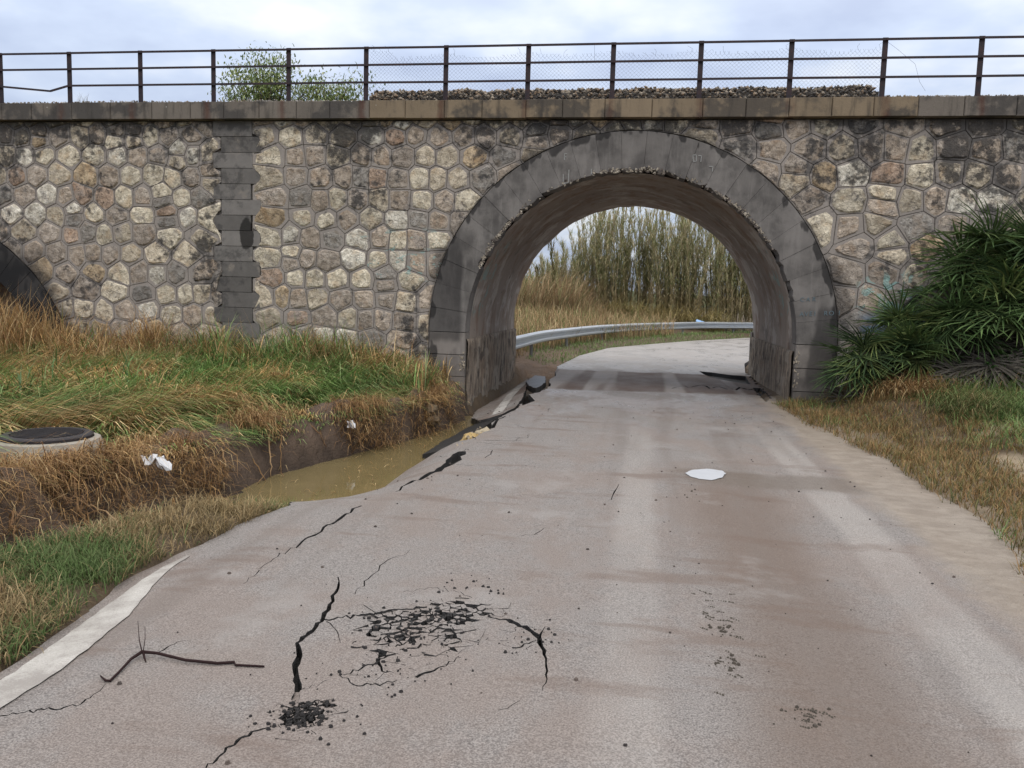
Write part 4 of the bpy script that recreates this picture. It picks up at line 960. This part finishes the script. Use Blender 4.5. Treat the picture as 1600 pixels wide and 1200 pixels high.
# broad green reed shoots standing in it
B = np.array([(*G(px, py, .35), .35) for px, py in [(130, 560), (60, 600), (235, 560), (30, 610), (490, 545), (330, 570), (430, 570), (90, 580), (510, 560), (200, 590), (590, 560), (380, 560)]])
B[:, 1] = np.minimum(B[:, 1], -.4); bb = np.repeat(B, 26, 0); n = len(bb); bb[:, :2] += rng.normal(0, .13, (n, 2)); bb[:, 2] = zt(bb[:, 0], bb[:, 1])
blades('reed_shoots', bb, rng.uniform(.35, .8, n), rng.uniform(.007, .014, n), rng.uniform(0, 6.28, n), rng.uniform(.05, .6, n), rng.uniform(.2, 1.2, n), pick([(.09, .17, .05), (.14, .2, .06), (.07, .13, .04)], [3, 2, 3], n), LEAF, 'broad green reed shoots among the tall grass by the wall')
# C: straw and fine roots hanging down the ditch bank
n = 24000; y = rng.uniform(-11.5, -.9, n); x = xbf(y)+rng.uniform(-.35, .30, n)+rng.uniform(0, .5, n)*S(-5.8, -6.6, y)*(rng.random(n) < .45); B = np.stack([x, y, zt(x, y)+rng.uniform(0, .05, n)], -1)
keep = (np.hypot(x-MH[0], y-MH[1]) > .62) & (fbm(x, y, 1.6, 2, 14)+.30*S(-5.6, -7, y)-.14*S(-6, -5, y)+rng.normal(0, .05, len(x)) > .50); B = B[keep]; n = len(B)
blades('hanging_straw', B, rng.uniform(.12, .7, n)*rng.uniform(.5, 1, n), rng.uniform(.0015, .004, n), rng.normal(-.3, .9, n), rng.uniform(.9, 1.7, n), rng.uniform(.3, 1.5, n), pick(DRY, [2, 4, 1, 5], n, .4), label='brown straw and rootlets hanging over the eroded ditch bank')
# D: verge grass left foreground
B = scatter(34000, -4.0, -2.0, -13, -7.1, lambda x, y: (x < xrf(y)+.03)*(x > xvf(y)-.42)*(.25+.75*S(.38, .55, fbm(x, y, 2.2, 2, 17))))
n = len(B); dd = (fbm(B[:, 0], B[:, 1], 1.6, 2, 41)+rng.uniform(-.2, .2, n) > .57)[:, None]
C_ = np.where(dd, pick([(.28, .20, .10), (.35, .27, .15), (.18, .14, .07)], [2, 1, 2], n), pick([(.07, .115, .033), (.10, .15, .05), (.13, .16, .065)], [3, 3, 2], n))
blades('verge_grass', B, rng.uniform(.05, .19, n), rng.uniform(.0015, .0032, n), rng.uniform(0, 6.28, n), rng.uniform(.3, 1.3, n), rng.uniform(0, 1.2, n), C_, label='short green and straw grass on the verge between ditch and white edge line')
# E: brown grass verge on the right
B = scatter(64000, 2.2, 7, -11, -.05, lambda x, y: (x > xRf(y)+.22*fbm(x, y, 2, 2, 3)-.05)*(.35+.65*S(.36, .5, fbm(x, y, 1.8, 2, 51)))*(1-.85*S(3.3, 3.8, x)*S(-2.2, -3., y)*S(.60, .72, fbm(x, y, .9, 3, 2)+.12)))
n = len(B); g_ = S(1.2, 2.2, B[:, 0]-xRf(B[:, 1]))*.75+.25*S(.5, .6, fbm(B[:, 0], B[:, 1], 1.2, 2, 61)); dd = (g_ < rng.random(n))[:, None]
C_ = np.where(dd, pick([(.25, .15, .065), (.30, .20, .09), (.17, .105, .045), (.18, .155, .06), (.10, .11, .042)], [3, 2, 2, 3, 2], n), pick(GREEN, [2, 2, 2, 3], n))
lng = S(1.3, 2.2, B[:, 0]-xRf(B[:, 1]))
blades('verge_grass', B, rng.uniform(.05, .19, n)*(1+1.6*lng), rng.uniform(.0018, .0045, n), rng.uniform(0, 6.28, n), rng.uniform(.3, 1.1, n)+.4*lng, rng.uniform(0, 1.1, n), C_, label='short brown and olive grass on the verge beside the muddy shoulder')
# big lying tufts right
for px, py, c_, s_, lb in ((1420, 622, DRY, .5, 'straw coloured grass tuft below the palms'), (1520, 640, [(.13, .17, .06), (.17, .2, .08), (.3, .23, .12), (.09, .12, .045)], .6, 'green flattened grass tuft right of the straw tuft'), (1590, 615, [(.13, .17, .06), (.17, .2, .08), (.3, .23, .12), (.09, .12, .045)], .6, 'green grass tuft beside the leafy weed')):
    p = G(px, py, .3); n = 900; bb = np.zeros((n, 3)); bb[:, 0] = p[0]+rng.normal(0, .22, n); bb[:, 1] = min(p[1], -.7)+rng.normal(0, .18, n); bb[:, 2] = zt(bb[:, 0], bb[:, 1])
    o = blades('grass_tuft', bb, rng.uniform(.25, s_, n), rng.uniform(.002, .005, n), rng.normal(-1.2, 1.3, n), rng.uniform(.5, 1.3, n), rng.uniform(.2, 1.2, n), pick(c_, [1]*len(c_), n), parent=None); tag(o, lb, 'grass tuft', 'grass tufts below the palms')
# F: beyond the arch and under the second arch
B = scatter(26000, -9, 1.5, 6, 30, lambda x, y: (x < xbf(y)-.3)*(.4+.6*fbm(x, y, .8, 2, 5)))
n = len(B); blades('dry_grass', B, rng.uniform(.3, 1.1, n), rng.uniform(.005, .012, n), rng.uniform(0, 6.28, n), rng.uniform(.1, .9, n), rng.uniform(.1, 1., n), pick([(.40, .29, .16), (.32, .21, .11), (.46, .36, .21), (.22, .15, .08), (.14, .18, .06)], [3, 3, 2, 3, 3], n, .4), label='tall orange brown dry grass behind the steel guardrail')
B = scatter(16000, -2.6, 14, 7, 32, lambda x, y: (x < xrf(y)+.05)*(x > xbf(y)-.9))
n = len(B); blades('verge_grass', B, rng.uniform(.05, .2, n), rng.uniform(.004, .008, n), rng.uniform(0, 6.28, n), rng.uniform(.2, 1., n), rng.uniform(0, 1., n), pick(GREEN+[(.12, .17, .05)], [3, 3, 2, 1, 2], n), label='bright green verge under the steel guardrail')
B = scatter(9000, -19, -9.6, -.6, 10, lambda x, y: np.ones_like(x)*.8)
n = len(B); blades('dry_reeds', B, rng.uniform(.4, 1.3, n)+1.6*S(4, 8, B[:, 1])*rng.random(n), rng.uniform(.004, .009, n), rng.normal(0, 1.2, n), rng.uniform(.3, 1.3, n), rng.uniform(.1, 1., n), pick(DRY, [3, 5, 1, 3], n), label='flattened brown reeds under the second arch at the left')
B = scatter(3500, -14, -5, 24, 50, lambda x, y: S(-4, -8, x)*.9+.1)
n = len(B); blades('green_scrub', B, rng.uniform(.5, 1.8, n), rng.uniform(.02, .05, n), rng.uniform(0, 6.28, n), rng.uniform(.2, 1., n), rng.uniform(.1, 1., n), pick([(.06, .14, .03), (.09, .19, .05)], [1, 1], n), label='bright green scrub on the slope left of the cane thicket')
n = 90; bb = np.stack([rng.uniform(-3.4, -2.3, n), rng.uniform(-6.2, -1.8, n), np.full(n, WATER_Z+.006)], -1); bb = bb[zt(bb[:, 0], bb[:, 1]) < WATER_Z-.03]; n = len(bb)
blades('floating_straw', bb, rng.uniform(.03, .16, n), np.full(n, .003), rng.uniform(0, 6.28, n), np.full(n, 1.83), np.full(n, 0.), pick(DRY, [1, 1, 1, 1], n), label='bits of straw floating on the ditch water')
# exposed roots on the bank
roots = empty('exposed_roots', (-3.6, -5, 0)); 
mb = MB()
RT = [[(395, 715), (410, 745), (425, 770)], [(545, 600), (590, 625), (610, 655), (625, 660)], [(637, 635), (628, 660), (625, 682)], [(606, 670), (602, 690), (588, 708)], [(560, 692), (570, 680), (580, 672)], [(438, 662), (439, 700), (440, 745)], [(420, 678), (422, 715), (423, 745)], [(300, 690), (350, 730), (358, 752)], [(345, 700), (352, 728), (357, 748)], [(275, 740), (325, 755), (372, 762)], [(180, 735), (195, 770), (215, 800)], [(115, 715), (117, 750), (122, 790), (138, 825)], [(95, 710), (110, 730), (116, 752)], [(240, 700), (268, 745), (290, 760)], [(120, 780), (155, 795), (185, 815)], [(198, 790), (205, 800), (220, 806)], [(20, 770), (23, 820), (22, 850)], [(480, 655), (500, 680), (510, 698)], [(520, 640), (545, 660), (548, 690)], [(650, 600), (632, 640), (600, 650)]]
for r_ in RT:
    pts = []
    for i, (px, py) in enumerate(r_):
        t = i/(len(r_)-1); 
        # march to the bank surface along the pixel's ray
        d = ray(px, py); best = None
        for s_ in np.linspace(3, 14, 900):
            p = CAM+d*s_
            if p[2] < float(zt(p[0], p[1]))+.03: best = p; break
        if best is None or best[1] > -.5: best = CAM+d*8
        pts.append(tuple(best-d/np.linalg.norm(d)*(.05+.05*math.sin(math.pi*t))))
    q = []
    for a, b in zip(pts[:-1], pts[1:]):
        for k in range(4): q.append(tuple(np.array(a)+(np.array(b)-np.array(a))*k/4+rng.normal(0, .008, 3)))
    q.append(pts[-1]); r0 = random.uniform(.006, .012); mb.tube(q, [r0*(1-.6*i/len(q)) for i in range(len(q))], 5, random.choice([(.24, .145, .07), (.18, .105, .055), (.30, .20, .11)]))
    j = len(q)//2; mb.tube([q[j], tuple(np.array(q[j])+rng.normal(0, .07, 3)), tuple(np.array(q[j])+rng.normal(0, .12, 3)+np.array((0, 0, -.08)))], [r0*.6, r0*.4, r0*.2], 4, (.22, .14, .07))
bpy.data.objects.remove(roots)
o = mb.build('exposed_roots', BARK, None, True); tag(o, 'orange brown roots dangling from the eroded ditch bank', kind='stuff')
# ------------------------------------------------------------------ manhole, litter
mp = G(74, 681, .22); mh = empty('manhole', (mp[0], mp[1], 0)); tag(mh, 'round concrete manhole collar with dark iron lid in the flattened grass', 'manhole')
def ring(mb, c, prof, n=40, c_=None):
    V = [(c[0]+r_*math.cos(6.2832*i/n), c[1]+r_*math.sin(6.2832*i/n), z) for r_, z in prof for i in range(n)]; k = len(prof)
    mb.add(V, [(a*n+i, a*n+(i+1) % n, (a+1)*n+(i+1) % n, (a+1)*n+i) for a in range(k-1) for i in range(n)]+[tuple((k-1)*n+i for i in range(n))], c_)
mb = MB(); ring(mb, mp, [(.44, -.25), (.43, .15), (.41, .20), (.36, .21), (.355, .17)]); local(mb.build('concrete_collar', mat_plain('rough concrete', (.27, .25, .215), .95, .35, 18, .2, 0, .7), None, False), mh)
mb = MB(); ring(mb, mp, [(.355, .16), (.355, .232), (.34, .242), (.29, .246), (.285, .240), (.02, .242)])
lid = local(mb.build('iron_lid', mat_plain('dark cast iron', (.035, .032, .035), .6, .4, 30, .4, .5), None), mh)
for i in range(-5, 6):
    L_ = math.sqrt(max(.275**2-(i*.05)**2, 0)); mb = MB(); mb.box((mp[0]-L_, mp[1]+i*.05-.008, .24), (mp[0]+L_, mp[1]+i*.05+.008, .249)); mb.build('rib', lid.data.materials[0], lid)
WHITE = mat_plain('white plastic film', (.6, .61, .63), .5, .25, 9)
def bag(px, py, z, s_, name, label):
    p = G(px, py, z); mb = MB(); k = 9; V = []
    for i in range(k):
        for j in range(6):
            u, v = i/(k-1)-.5, j/5-.5
            V.append((p[0]+u*s_+.03*math.sin(7*v+i), p[1]+v*s_*.5+.02*math.sin(5*u*6), z+.04*math.sin(i*1.9+j*1.3)-abs(v)*.05-max(0, u)*s_*.55))
    F = [(i*6+j, i*6+j+1, i*6+j+7, i*6+j+6) for i in range(k-1) for j in range(5)]
    o = mesh(name, V, F, WHITE); tag(o, label, 'litter'); so_ = o.modifiers.new('thick', 'SOLIDIFY'); so_.thickness = .003
bag(246, 716, .12, .19, 'plastic_bag', 'torn white plastic bag caught on the lip of the ditch bank')
bag(549, 661, -.02, .05, 'plastic_scrap', 'tiny white scrap stuck to the bank above the ditch water')
# ------------------------------------------------------------------ guardrail beyond the arch
gr_ = empty('guardrail', (-2.6, 5.2, 0)); tag(gr_, 'galvanised steel guardrail curving along the far road', 'guardrail')
gpth = np.array([(-2.72, 3.0), (-2.62, 5.2), (-2.42, 9.3), (-1.45, 14.7), (.1, 19.6), (2.9, 25), (6.5, 28.2), (12, 30.2), (20, 31.6)])
tt = np.r_[0, np.cumsum(np.linalg.norm(np.diff(gpth, axis=0), axis=1))]; sN = np.arange(0, tt[-1], .5)
gxs = np.interp(sN, tt, gpth[:, 0]); gys = np.interp(sN, tt, gpth[:, 1])
for _ in range(6): gxs[1:-1] = (gxs[:-2]+2*gxs[1:-1]+gxs[2:])/4; gys[1:-1] = (gys[:-2]+2*gys[1:-1]+gys[2:])/4
prof = [(.0, .155), (.02, .15), (.08, .11), (.08, .07), (.0, .03), (.0, -.03), (.08, -.07), (.08, -.11), (.02, -.15), (.0, -.155)]
segs = 8
for a in range(0, len(sN)-1, segs):
    ii = list(range(a, min(a+segs+1, len(sN)))); V = []; F = []
    for q in ii:
        t = np.array((gxs[min(q+1, len(sN)-1)]-gxs[max(q-1, 0)], gys[min(q+1, len(sN)-1)]-gys[max(q-1, 0)])); t /= np.linalg.norm(t); nn = np.array((t[1], -t[0]))
        for (o_, z) in prof: V.append((gxs[q]+nn[0]*o_, gys[q]+nn[1]*o_, .45+z+.003*(a//segs % 2)))
    k = len(prof)
    F = [(i*k+j, i*k+j+1, (i+1)*k+j+1, (i+1)*k+j) for i in range(len(ii)-1) for j in range(k-1)]
    o = local(mesh('beam', V, F, GALV), gr_); so_ = o.modifiers.new('thick', 'SOLIDIFY'); so_.thickness = .004
for q in range(2, len(sN), 8):
    z = float(zt(gxs[q], gys[q])); mb = MB(); lean_ = .25 if gys[q] < 7 else 0
    mb.tube([(gxs[q]-.05-lean_, gys[q]-lean_, z-.3), (gxs[q]-.05, gys[q], .58)], .045, 4); local(mb.build('post', mat_plain('weathered steel', (.18, .18, .175), .6, .3, 10, .4, .4) if q == 2 else bpy.data.materials['weathered steel']), gr_)
mb = MB(); p = G(1100, 501, .66); p2 = (2.75, 24.75)
mb.add([(p2[0]-.2, p2[1], .61), (p2[0]+.05, p2[1]-.04, .605), (p2[0]+.2, p2[1]+.02, .605), (p2[0]+.18, p2[1]+.1, .61), (p2[0]-.02, p2[1]+.1, .66), (p2[0]-.2, p2[1]+.08, .69), (p2[0], p2[1]+.05, .66), (p2[0]-.16, p2[1]+.05, .71)], [(0, 1, 6, 7), (1, 2, 3, 6), (6, 3, 4), (7, 6, 4, 5), (0, 7, 5), (0, 5, 4, 3, 2, 1)])
tag(mb.build('plastic_wrapper', mat_plain('blue and white plastic', (.25, .42, .68), .4, .7, 3)), 'blue and white plastic wrapper lying on the guardrail beam', 'litter')
st = G(948, 497, .6); mb = MB(); mb.tube([(st[0]+.12, st[1], float(zt(*st))-.2), (st[0]+.05, st[1], .7), (st[0]-.2, st[1], 1.15)], [.07, .065, .05], 6, (.07, .065, .06)); tag(mb.build('leaning_stake', BARK), 'short grey leaning stake in the dry grass behind the guardrail', 'stake')
# ------------------------------------------------------------------ cane thicket beyond the road
nC = 860; cx = np.concatenate([rng.uniform(-4.8, 9, 700), rng.uniform(9, 24, 160)]); cy = 26.8+.22*np.maximum(cx-2, 0)+rng.uniform(0, 3.2, nC)
hh = (4.9+.9*vnoise(cx, cy, .8, 3)-2.6*S(-1.6, -4.6, cx))*rng.choice([.55, .7, .8, .88, .95, 1.02, 1.08], nC)
mb = MB(); LB = []; LH = []; LW = []; LA = []; LL = []; LC_ = []
for x, y, h in zip(cx, cy, hh):
    z0 = float(zt(x, y)); lx, ly = random.gauss(0, .12)*h, random.gauss(0, .08)*h
    P = [(x+lx*t*t, y+ly*t*t, z0+h*t) for t in (0, .35, .7, 1)]
    mb.tube(P, [.010, .009, .007, .003], 3, random.choice([(.36, .28, .15), (.30, .25, .11), (.22, .21, .09), (.42, .33, .2)]))
    for k in range(90):
        t = random.uniform(.08, 1)**.75; LB.append((x+lx*t*t, y+ly*t*t, z0+h*t)); LH.append(random.uniform(.35, .8)*(1.1-.4*t)); LW.append(random.uniform(.007, .017)); LA.append(random.uniform(0, 6.28)); LL.append(random.uniform(.35, 1.5))
        LC_.append(random.choice([(.34, .34, .17), (.27, .29, .13), (.46, .40, .24), (.52, .44, .29), (.21, .24, .11)] if t > .35 else [(.48, .39, .25), (.40, .33, .19), (.30, .26, .14)]))
    for k in range(7): LB.append((x+lx, y+ly, z0+h-random.uniform(0, .35))); LH.append(random.uniform(.25, .5)); LW.append(.014); LA.append(random.uniform(0, 6.28)); LL.append(random.uniform(.05, .35)); LC_.append(random.choice([(.46, .39, .26), (.40, .36, .22)]))
o = mb.build('cane_thicket', GRASS); tag(o, 'tall olive brown cane thicket behind the far guardrail', kind='stuff')
LB = np.array(LB); o2 = blades('cane_leaves', LB, np.array(LH), np.array(LW), np.array(LA), np.array(LL), np.array(LL)*.6, np.array(LC_), parent=o); o2['kind'] = 'stuff'
n = 2600; B = np.stack([rng.uniform(-7, -1.5, n), rng.uniform(23.5, 27, n), np.zeros(n)], -1); B[:, 2] = zt(B[:, 0], B[:, 1])
blades('leaning_dry_canes', B, rng.uniform(.8, 2.7, n)*S(-1., -3.5, B[:, 0])+.5, rng.uniform(.008, .018, n), rng.normal(.3, 1.0, n), rng.uniform(.15, .8, n), rng.uniform(.1, .9, n), pick([(.36, .25, .14), (.28, .19, .11), (.22, .22, .10), (.4, .32, .19)], [3, 3, 2, 2], n, .4), label='rusty brown canes leaning on the slope left of the thicket')
# bent over canes in front
B = np.stack([rng.uniform(-2.5, 3.5, 2600), rng.uniform(26.3, 27.6, 2600), np.zeros(2600)], -1); B[:, 0] += .4; B[:, 2] = zt(B[:, 0], B[:, 1])
blades('bent_canes', B, rng.uniform(.7, 1.9, 2600), rng.uniform(.008, .016, 2600), rng.normal(-.2, 1.4, 2600), rng.uniform(.3, 1.2, 2600), rng.uniform(.3, 1.4, 2600), pick([(.42, .34, .16), (.32, .26, .12), (.2, .2, .08)], [2, 2, 1], 2600), label='bent straw coloured canes fallen forward of the thicket')
for (px, py, ht, lb) in ((865, 505, 3.6, 'tall single cane plume left of the thicket'), (845, 508, 2.4, 'short leaning cane beside the single tall cane')):
    p = (W(px, py, 26.5)[0], 26.5); z0 = float(zt(*p)); pl = empty('giant_cane', (p[0], p[1], z0)); tag(pl, lb, 'cane plant')
    mb = MB(); 
    for k in range(3): mb.tube([(p[0]+.1*k, p[1], z0), (p[0]+.1*k-.1, p[1], z0+ht*.6), (p[0]+.1*k-.35, p[1], z0+ht*random.uniform(.85, 1.))], [.02, .016, .006], 4, (.17, .14, .06))
    local(mb.build('stem', BARK), pl); n = 90; t = rng.uniform(.25, 1, n); bb = np.stack([p[0]-.3*t*t+rng.normal(0, .06, n), np.full(n, p[1]), z0+ht*t], -1)
    local(blades('leaf', bb, rng.uniform(.3, .6, n), np.full(n, .02), rng.uniform(0, 6.28, n), rng.uniform(.2, .9, n), rng.uniform(.1, .6, n), pick([(.12, .13, .05), (.17, .15, .07)], [1, 1], n)), pl)
# ------------------------------------------------------------------ shrubs behind the bridge
def shrub(x, y, ztop, rx, rz, label, nl, dens):
    z0 = float(zt(x, y)); sh = empty('shrub_tree', (x, y, z0)); tag(sh, label, 'tree', 'trees behind the bridge railing')
    mb = MB(); tips = []
    mb.tube([(x, y, z0), (x+.1, y, z0+2), (x, y, ztop-2*rz)], [.12, .10, .07], 7, (.10, .08, .06))
    for k in range(nl):
        a = random.uniform(0, 6.28); e_ = random.uniform(.15, 1.); q = (x+rx*math.cos(a)*e_, y+.8*math.sin(a)*e_, ztop-2*rz*random.uniform(0, 1)**1.5*(1-.1*e_)-(e_**2)*rz*.7)
        m_ = tuple(np.array((x, y, ztop-2.2*rz))*.5+np.array(q)*.5+rng.normal(0, .12, 3)); mb.tube([(x, y, ztop-2.4*rz+random.uniform(0, .4)), m_, q], [.03, .018, .005], 4, (.09, .075, .055)); tips += [q, m_, tuple(np.array(m_)*.4+np.array(q)*.6)]
    local(mb.build('trunk', BARK), sh)
    bb = []; 
    for t in tips:
        k = int(dens*random.choice([.3, .6, 1, 1.5])); bb.append(np.array(t)+rng.normal(0, 1, (k, 3))*np.array((.17, .17, .14)))
    bb = np.concatenate(bb); n = len(bb)
    local(blades('crown', bb, rng.uniform(.06, .13, n), rng.uniform(.010, .022, n), rng.uniform(0, 6.28, n), rng.uniform(.3, 1.8, n), rng.uniform(0, .8, n), pick([(.19, .26, .09), (.28, .33, .13), (.13, .18, .065), (.36, .36, .16)], [3, 3, 2, 1], n), LEAF), sh)
shrub(-9.3, 7.2, 7.2, 1.25, .95, 'taller light green tree above the railing', 60, 60)
shrub(-7.6, 7.4, 6.8, 1.25, .6, 'lower sparse bush between two railing posts', 40, 44)
# weeds growing on the ballast edge
for px, h, lb in ((125, .33, 'wispy dry weed on the coping right of the bent rail'), (588, .36, 'wispy dry weed on the ballast where the netting begins')):
    x = W(px, 150, .3)[0]; n = 26; bb = np.stack([x+rng.normal(0, .06, n), np.full(n, .3), np.full(n, zb0)], -1)
    o = blades('dry_weed', bb, rng.uniform(.15, h, n), np.full(n, .003), rng.uniform(0, 6.28, n), rng.uniform(.05, .5, n), rng.uniform(0, .5, n), pick([(.2, .17, .11), (.14, .13, .07)], [1, 1], n)); tag(o, lb, 'weed')
# ------------------------------------------------------------------ dwarf fan palms against the wall
def frond_mesh(k):
    L = random.uniform(.50, .68); bend = random.uniform(.2, 1.25); V = []; F = []; C = []
    st = random.uniform(.28, .45)            # petiole
    g = random.choice([(.03, .054, .018), (.042, .074, .024), (.024, .044, .016), (.10, .125, .042), (.06, .088, .03), (.066, .105, .036)])
    for s_ in (-1, 1): V += [(0, s_*.006, 0), (st, s_*.004, .02)]; C += [(.11, .13, .05)]*2
    F.append((0, 1, 3, 2)); nl = 19
    for i in range(nl):
        a = math.radians(-125+250*i/(nl-1)+random.uniform(-4, 4)); l = L*(1-.28*abs(math.sin(a/1.35))**2)*random.uniform(.9, 1.08); w_ = random.uniform(.010, .0145)
        dr = random.uniform(-.02, .07)
        d = np.array((math.cos(a), math.sin(a))); nn = np.array((-d[1], d[0])); b = len(V)
        cc = np.array(g)*random.uniform(.75, 1.3)
        for (t, wf, zz_) in ((0, .25, 0), (.35, 1., .03), (.7, .75, .02-dr*.4), (1., .06, -dr)):
            q = np.array((st, 0))+d*l*t
            
            for r3 in ((*(q-nn*w_*wf), .02+zz_+.010*wf), (*q, .02+zz_), (*(q+nn*w_*wf), .02+zz_+.010*wf)):
                ux, uz = r3[0]-st, r3[2]-.02; V.append((st+ux*math.cos(bend)+uz*math.sin(bend), r3[1], .02-ux*math.sin(bend)+uz*math.cos(bend)))
            tip = (1 if t < .7 else 1.6); C += [tuple(cc*tip)]*3
        for r_ in range(3):
            for c_ in range(2): o_ = b+r_*3+c_; F.append((o_, o_+1, o_+4, o_+3))
    me_o = mesh('frond', V, F, PALM, None, np.array(C)); me = me_o.data; bpy.data.objects.remove(me_o); return me
FR = [frond_mesh(k) for k in range(12)]
def dead_mesh():
    me_o = mesh('f', [v.co[:] for v in FR[0].vertices], [tuple(p.vertices) for p in FR[0].polygons], GRASS, None, np.tile((.13, .115, .095), (len(FR[0].vertices), 1))); me = me_o.data; bpy.data.objects.remove(me_o); return me
DEADF = dead_mesh()
PALMS = [((1345, 585), -.55, .62, 22, 1.0, 'dwarf fan palm clump touching the right pier of the arch'),
         ((1425, 575), -.75, .75, 22, 1.05, 'bushy dwarf fan palm next to the clump at the pier'),
         ((1400, 535), -.35, 1.0, 20, 1.0, 'dwarf fan palm under the blue graffiti on the wall'),
         ((1490, 540), -.8, .85, 22, 1.1, 'dwarf fan palm with long drooping leaves above the straw tuft'),
         ((1500, 475), -.45, 1.5, 24, 1.15, 'tall fan palm with grey dead skirt against the stone wall'),
         ((1545, 425), -.35, 2.0, 22, 1.2, 'tallest fan palm reaching up the stone wall'),
         ((1585, 490), -.7, 1.4, 24, 1.15, 'broad fan palm beside the tallest palm'),
         ((1610, 430), -.4, 1.9, 22, 1.2, 'fan palm crown behind the broad palm at the wall'),
         ((1560, 530), -.9, .9, 20, 1.1, 'low fan palm above the leafy green weed')]
for (pix, yy, hgt, nf, sc, lb) in PALMS:
    x, zc_ = W(*pix, yy); z0 = float(zt(x, yy)); pa = empty('fan_palm', (x, yy, z0)); tag(pa, lb, 'palm')
    mb = MB(); mb.tube([(x, yy, z0-.1), (x, yy, max(zc_-.1, z0+.1))], [.07, .05], 7, (.06, .045, .035)); local(mb.build('trunk', BARK), pa)
    for i in range(nf+13):
        dead = i >= nf-1; o = bpy.data.objects.new('frond', DEADF if dead else random.choice(FR)); COL.objects.link(o)
        az = random.gauss(-math.pi/2, 1.3); el = random.uniform(.0, 1.5) if not dead else random.uniform(-1.25, -.5)
        Mx = Matrix.Translation((0, 0, zc_-z0-(.12 if dead else 0)))@Matrix.Rotation(az, 4, 'Z')@Matrix.Rotation(-el, 4, 'Y')@Matrix.Rotation(random.gauss(0, .45), 4, 'X')@Matrix.Scale(sc*random.uniform(.75, 1.1), 4)
        o.parent = pa; o.matrix_local = Mx
# leafy weed at the right margin
p = W(1580, 560, -1.1); wd = empty('leafy_weed', (p[0], -1.1, float(zt(p[0], -1.1)))); tag(wd, 'bright green leafy weed at the foot of the fan palms', 'weed')
n = 260; bb = np.stack([p[0]+rng.normal(0, .22, n), -1.1+rng.normal(0, .12, n), p[1]-.1+rng.normal(0, .08, n)], -1)
local(blades('leaves', bb, rng.uniform(.07, .14, n), rng.uniform(.016, .03, n), rng.uniform(0, 6.28, n), rng.uniform(.5, 1.5, n), rng.uniform(0, .8, n), pick([(.08, .18, .04), (.06, .14, .035)], [1, 1], n), LEAF), wd)
mb = MB()
for k in range(10): q = bb[k*20]; mb.tube([(p[0], -1.1, wd.location[2]-.03), tuple(q)], [.006, .003], 4, (.07, .10, .03))
local(mb.build('stems', BARK), wd)
for px, py, s_, lb in ((1412, 764, .055, 'pale flat stone at the edge of the muddy shoulder'), (1525, 676, .06, 'dark stone on the sandy patch'), (1595, 702, .07, 'grey stone on the sandy patch near the grass')):
    q = G(px, py, .12 if px > 1500 else .02); o = rock('loose_stone', (q[0], q[1], float(zt(*q))+.01), s_, rk, (.42, .37, .3) if px < 1500 else (.08, .075, .07), None, 2, (1.4, 1, .4)); tag(o, lb, 'stone')
# ------------------------------------------------------------------ render
scene.render.engine = 'CYCLES'
scene.cycles.max_bounces = 6; scene.cycles.diffuse_bounces = 3; scene.cycles.glossy_bounces = 3
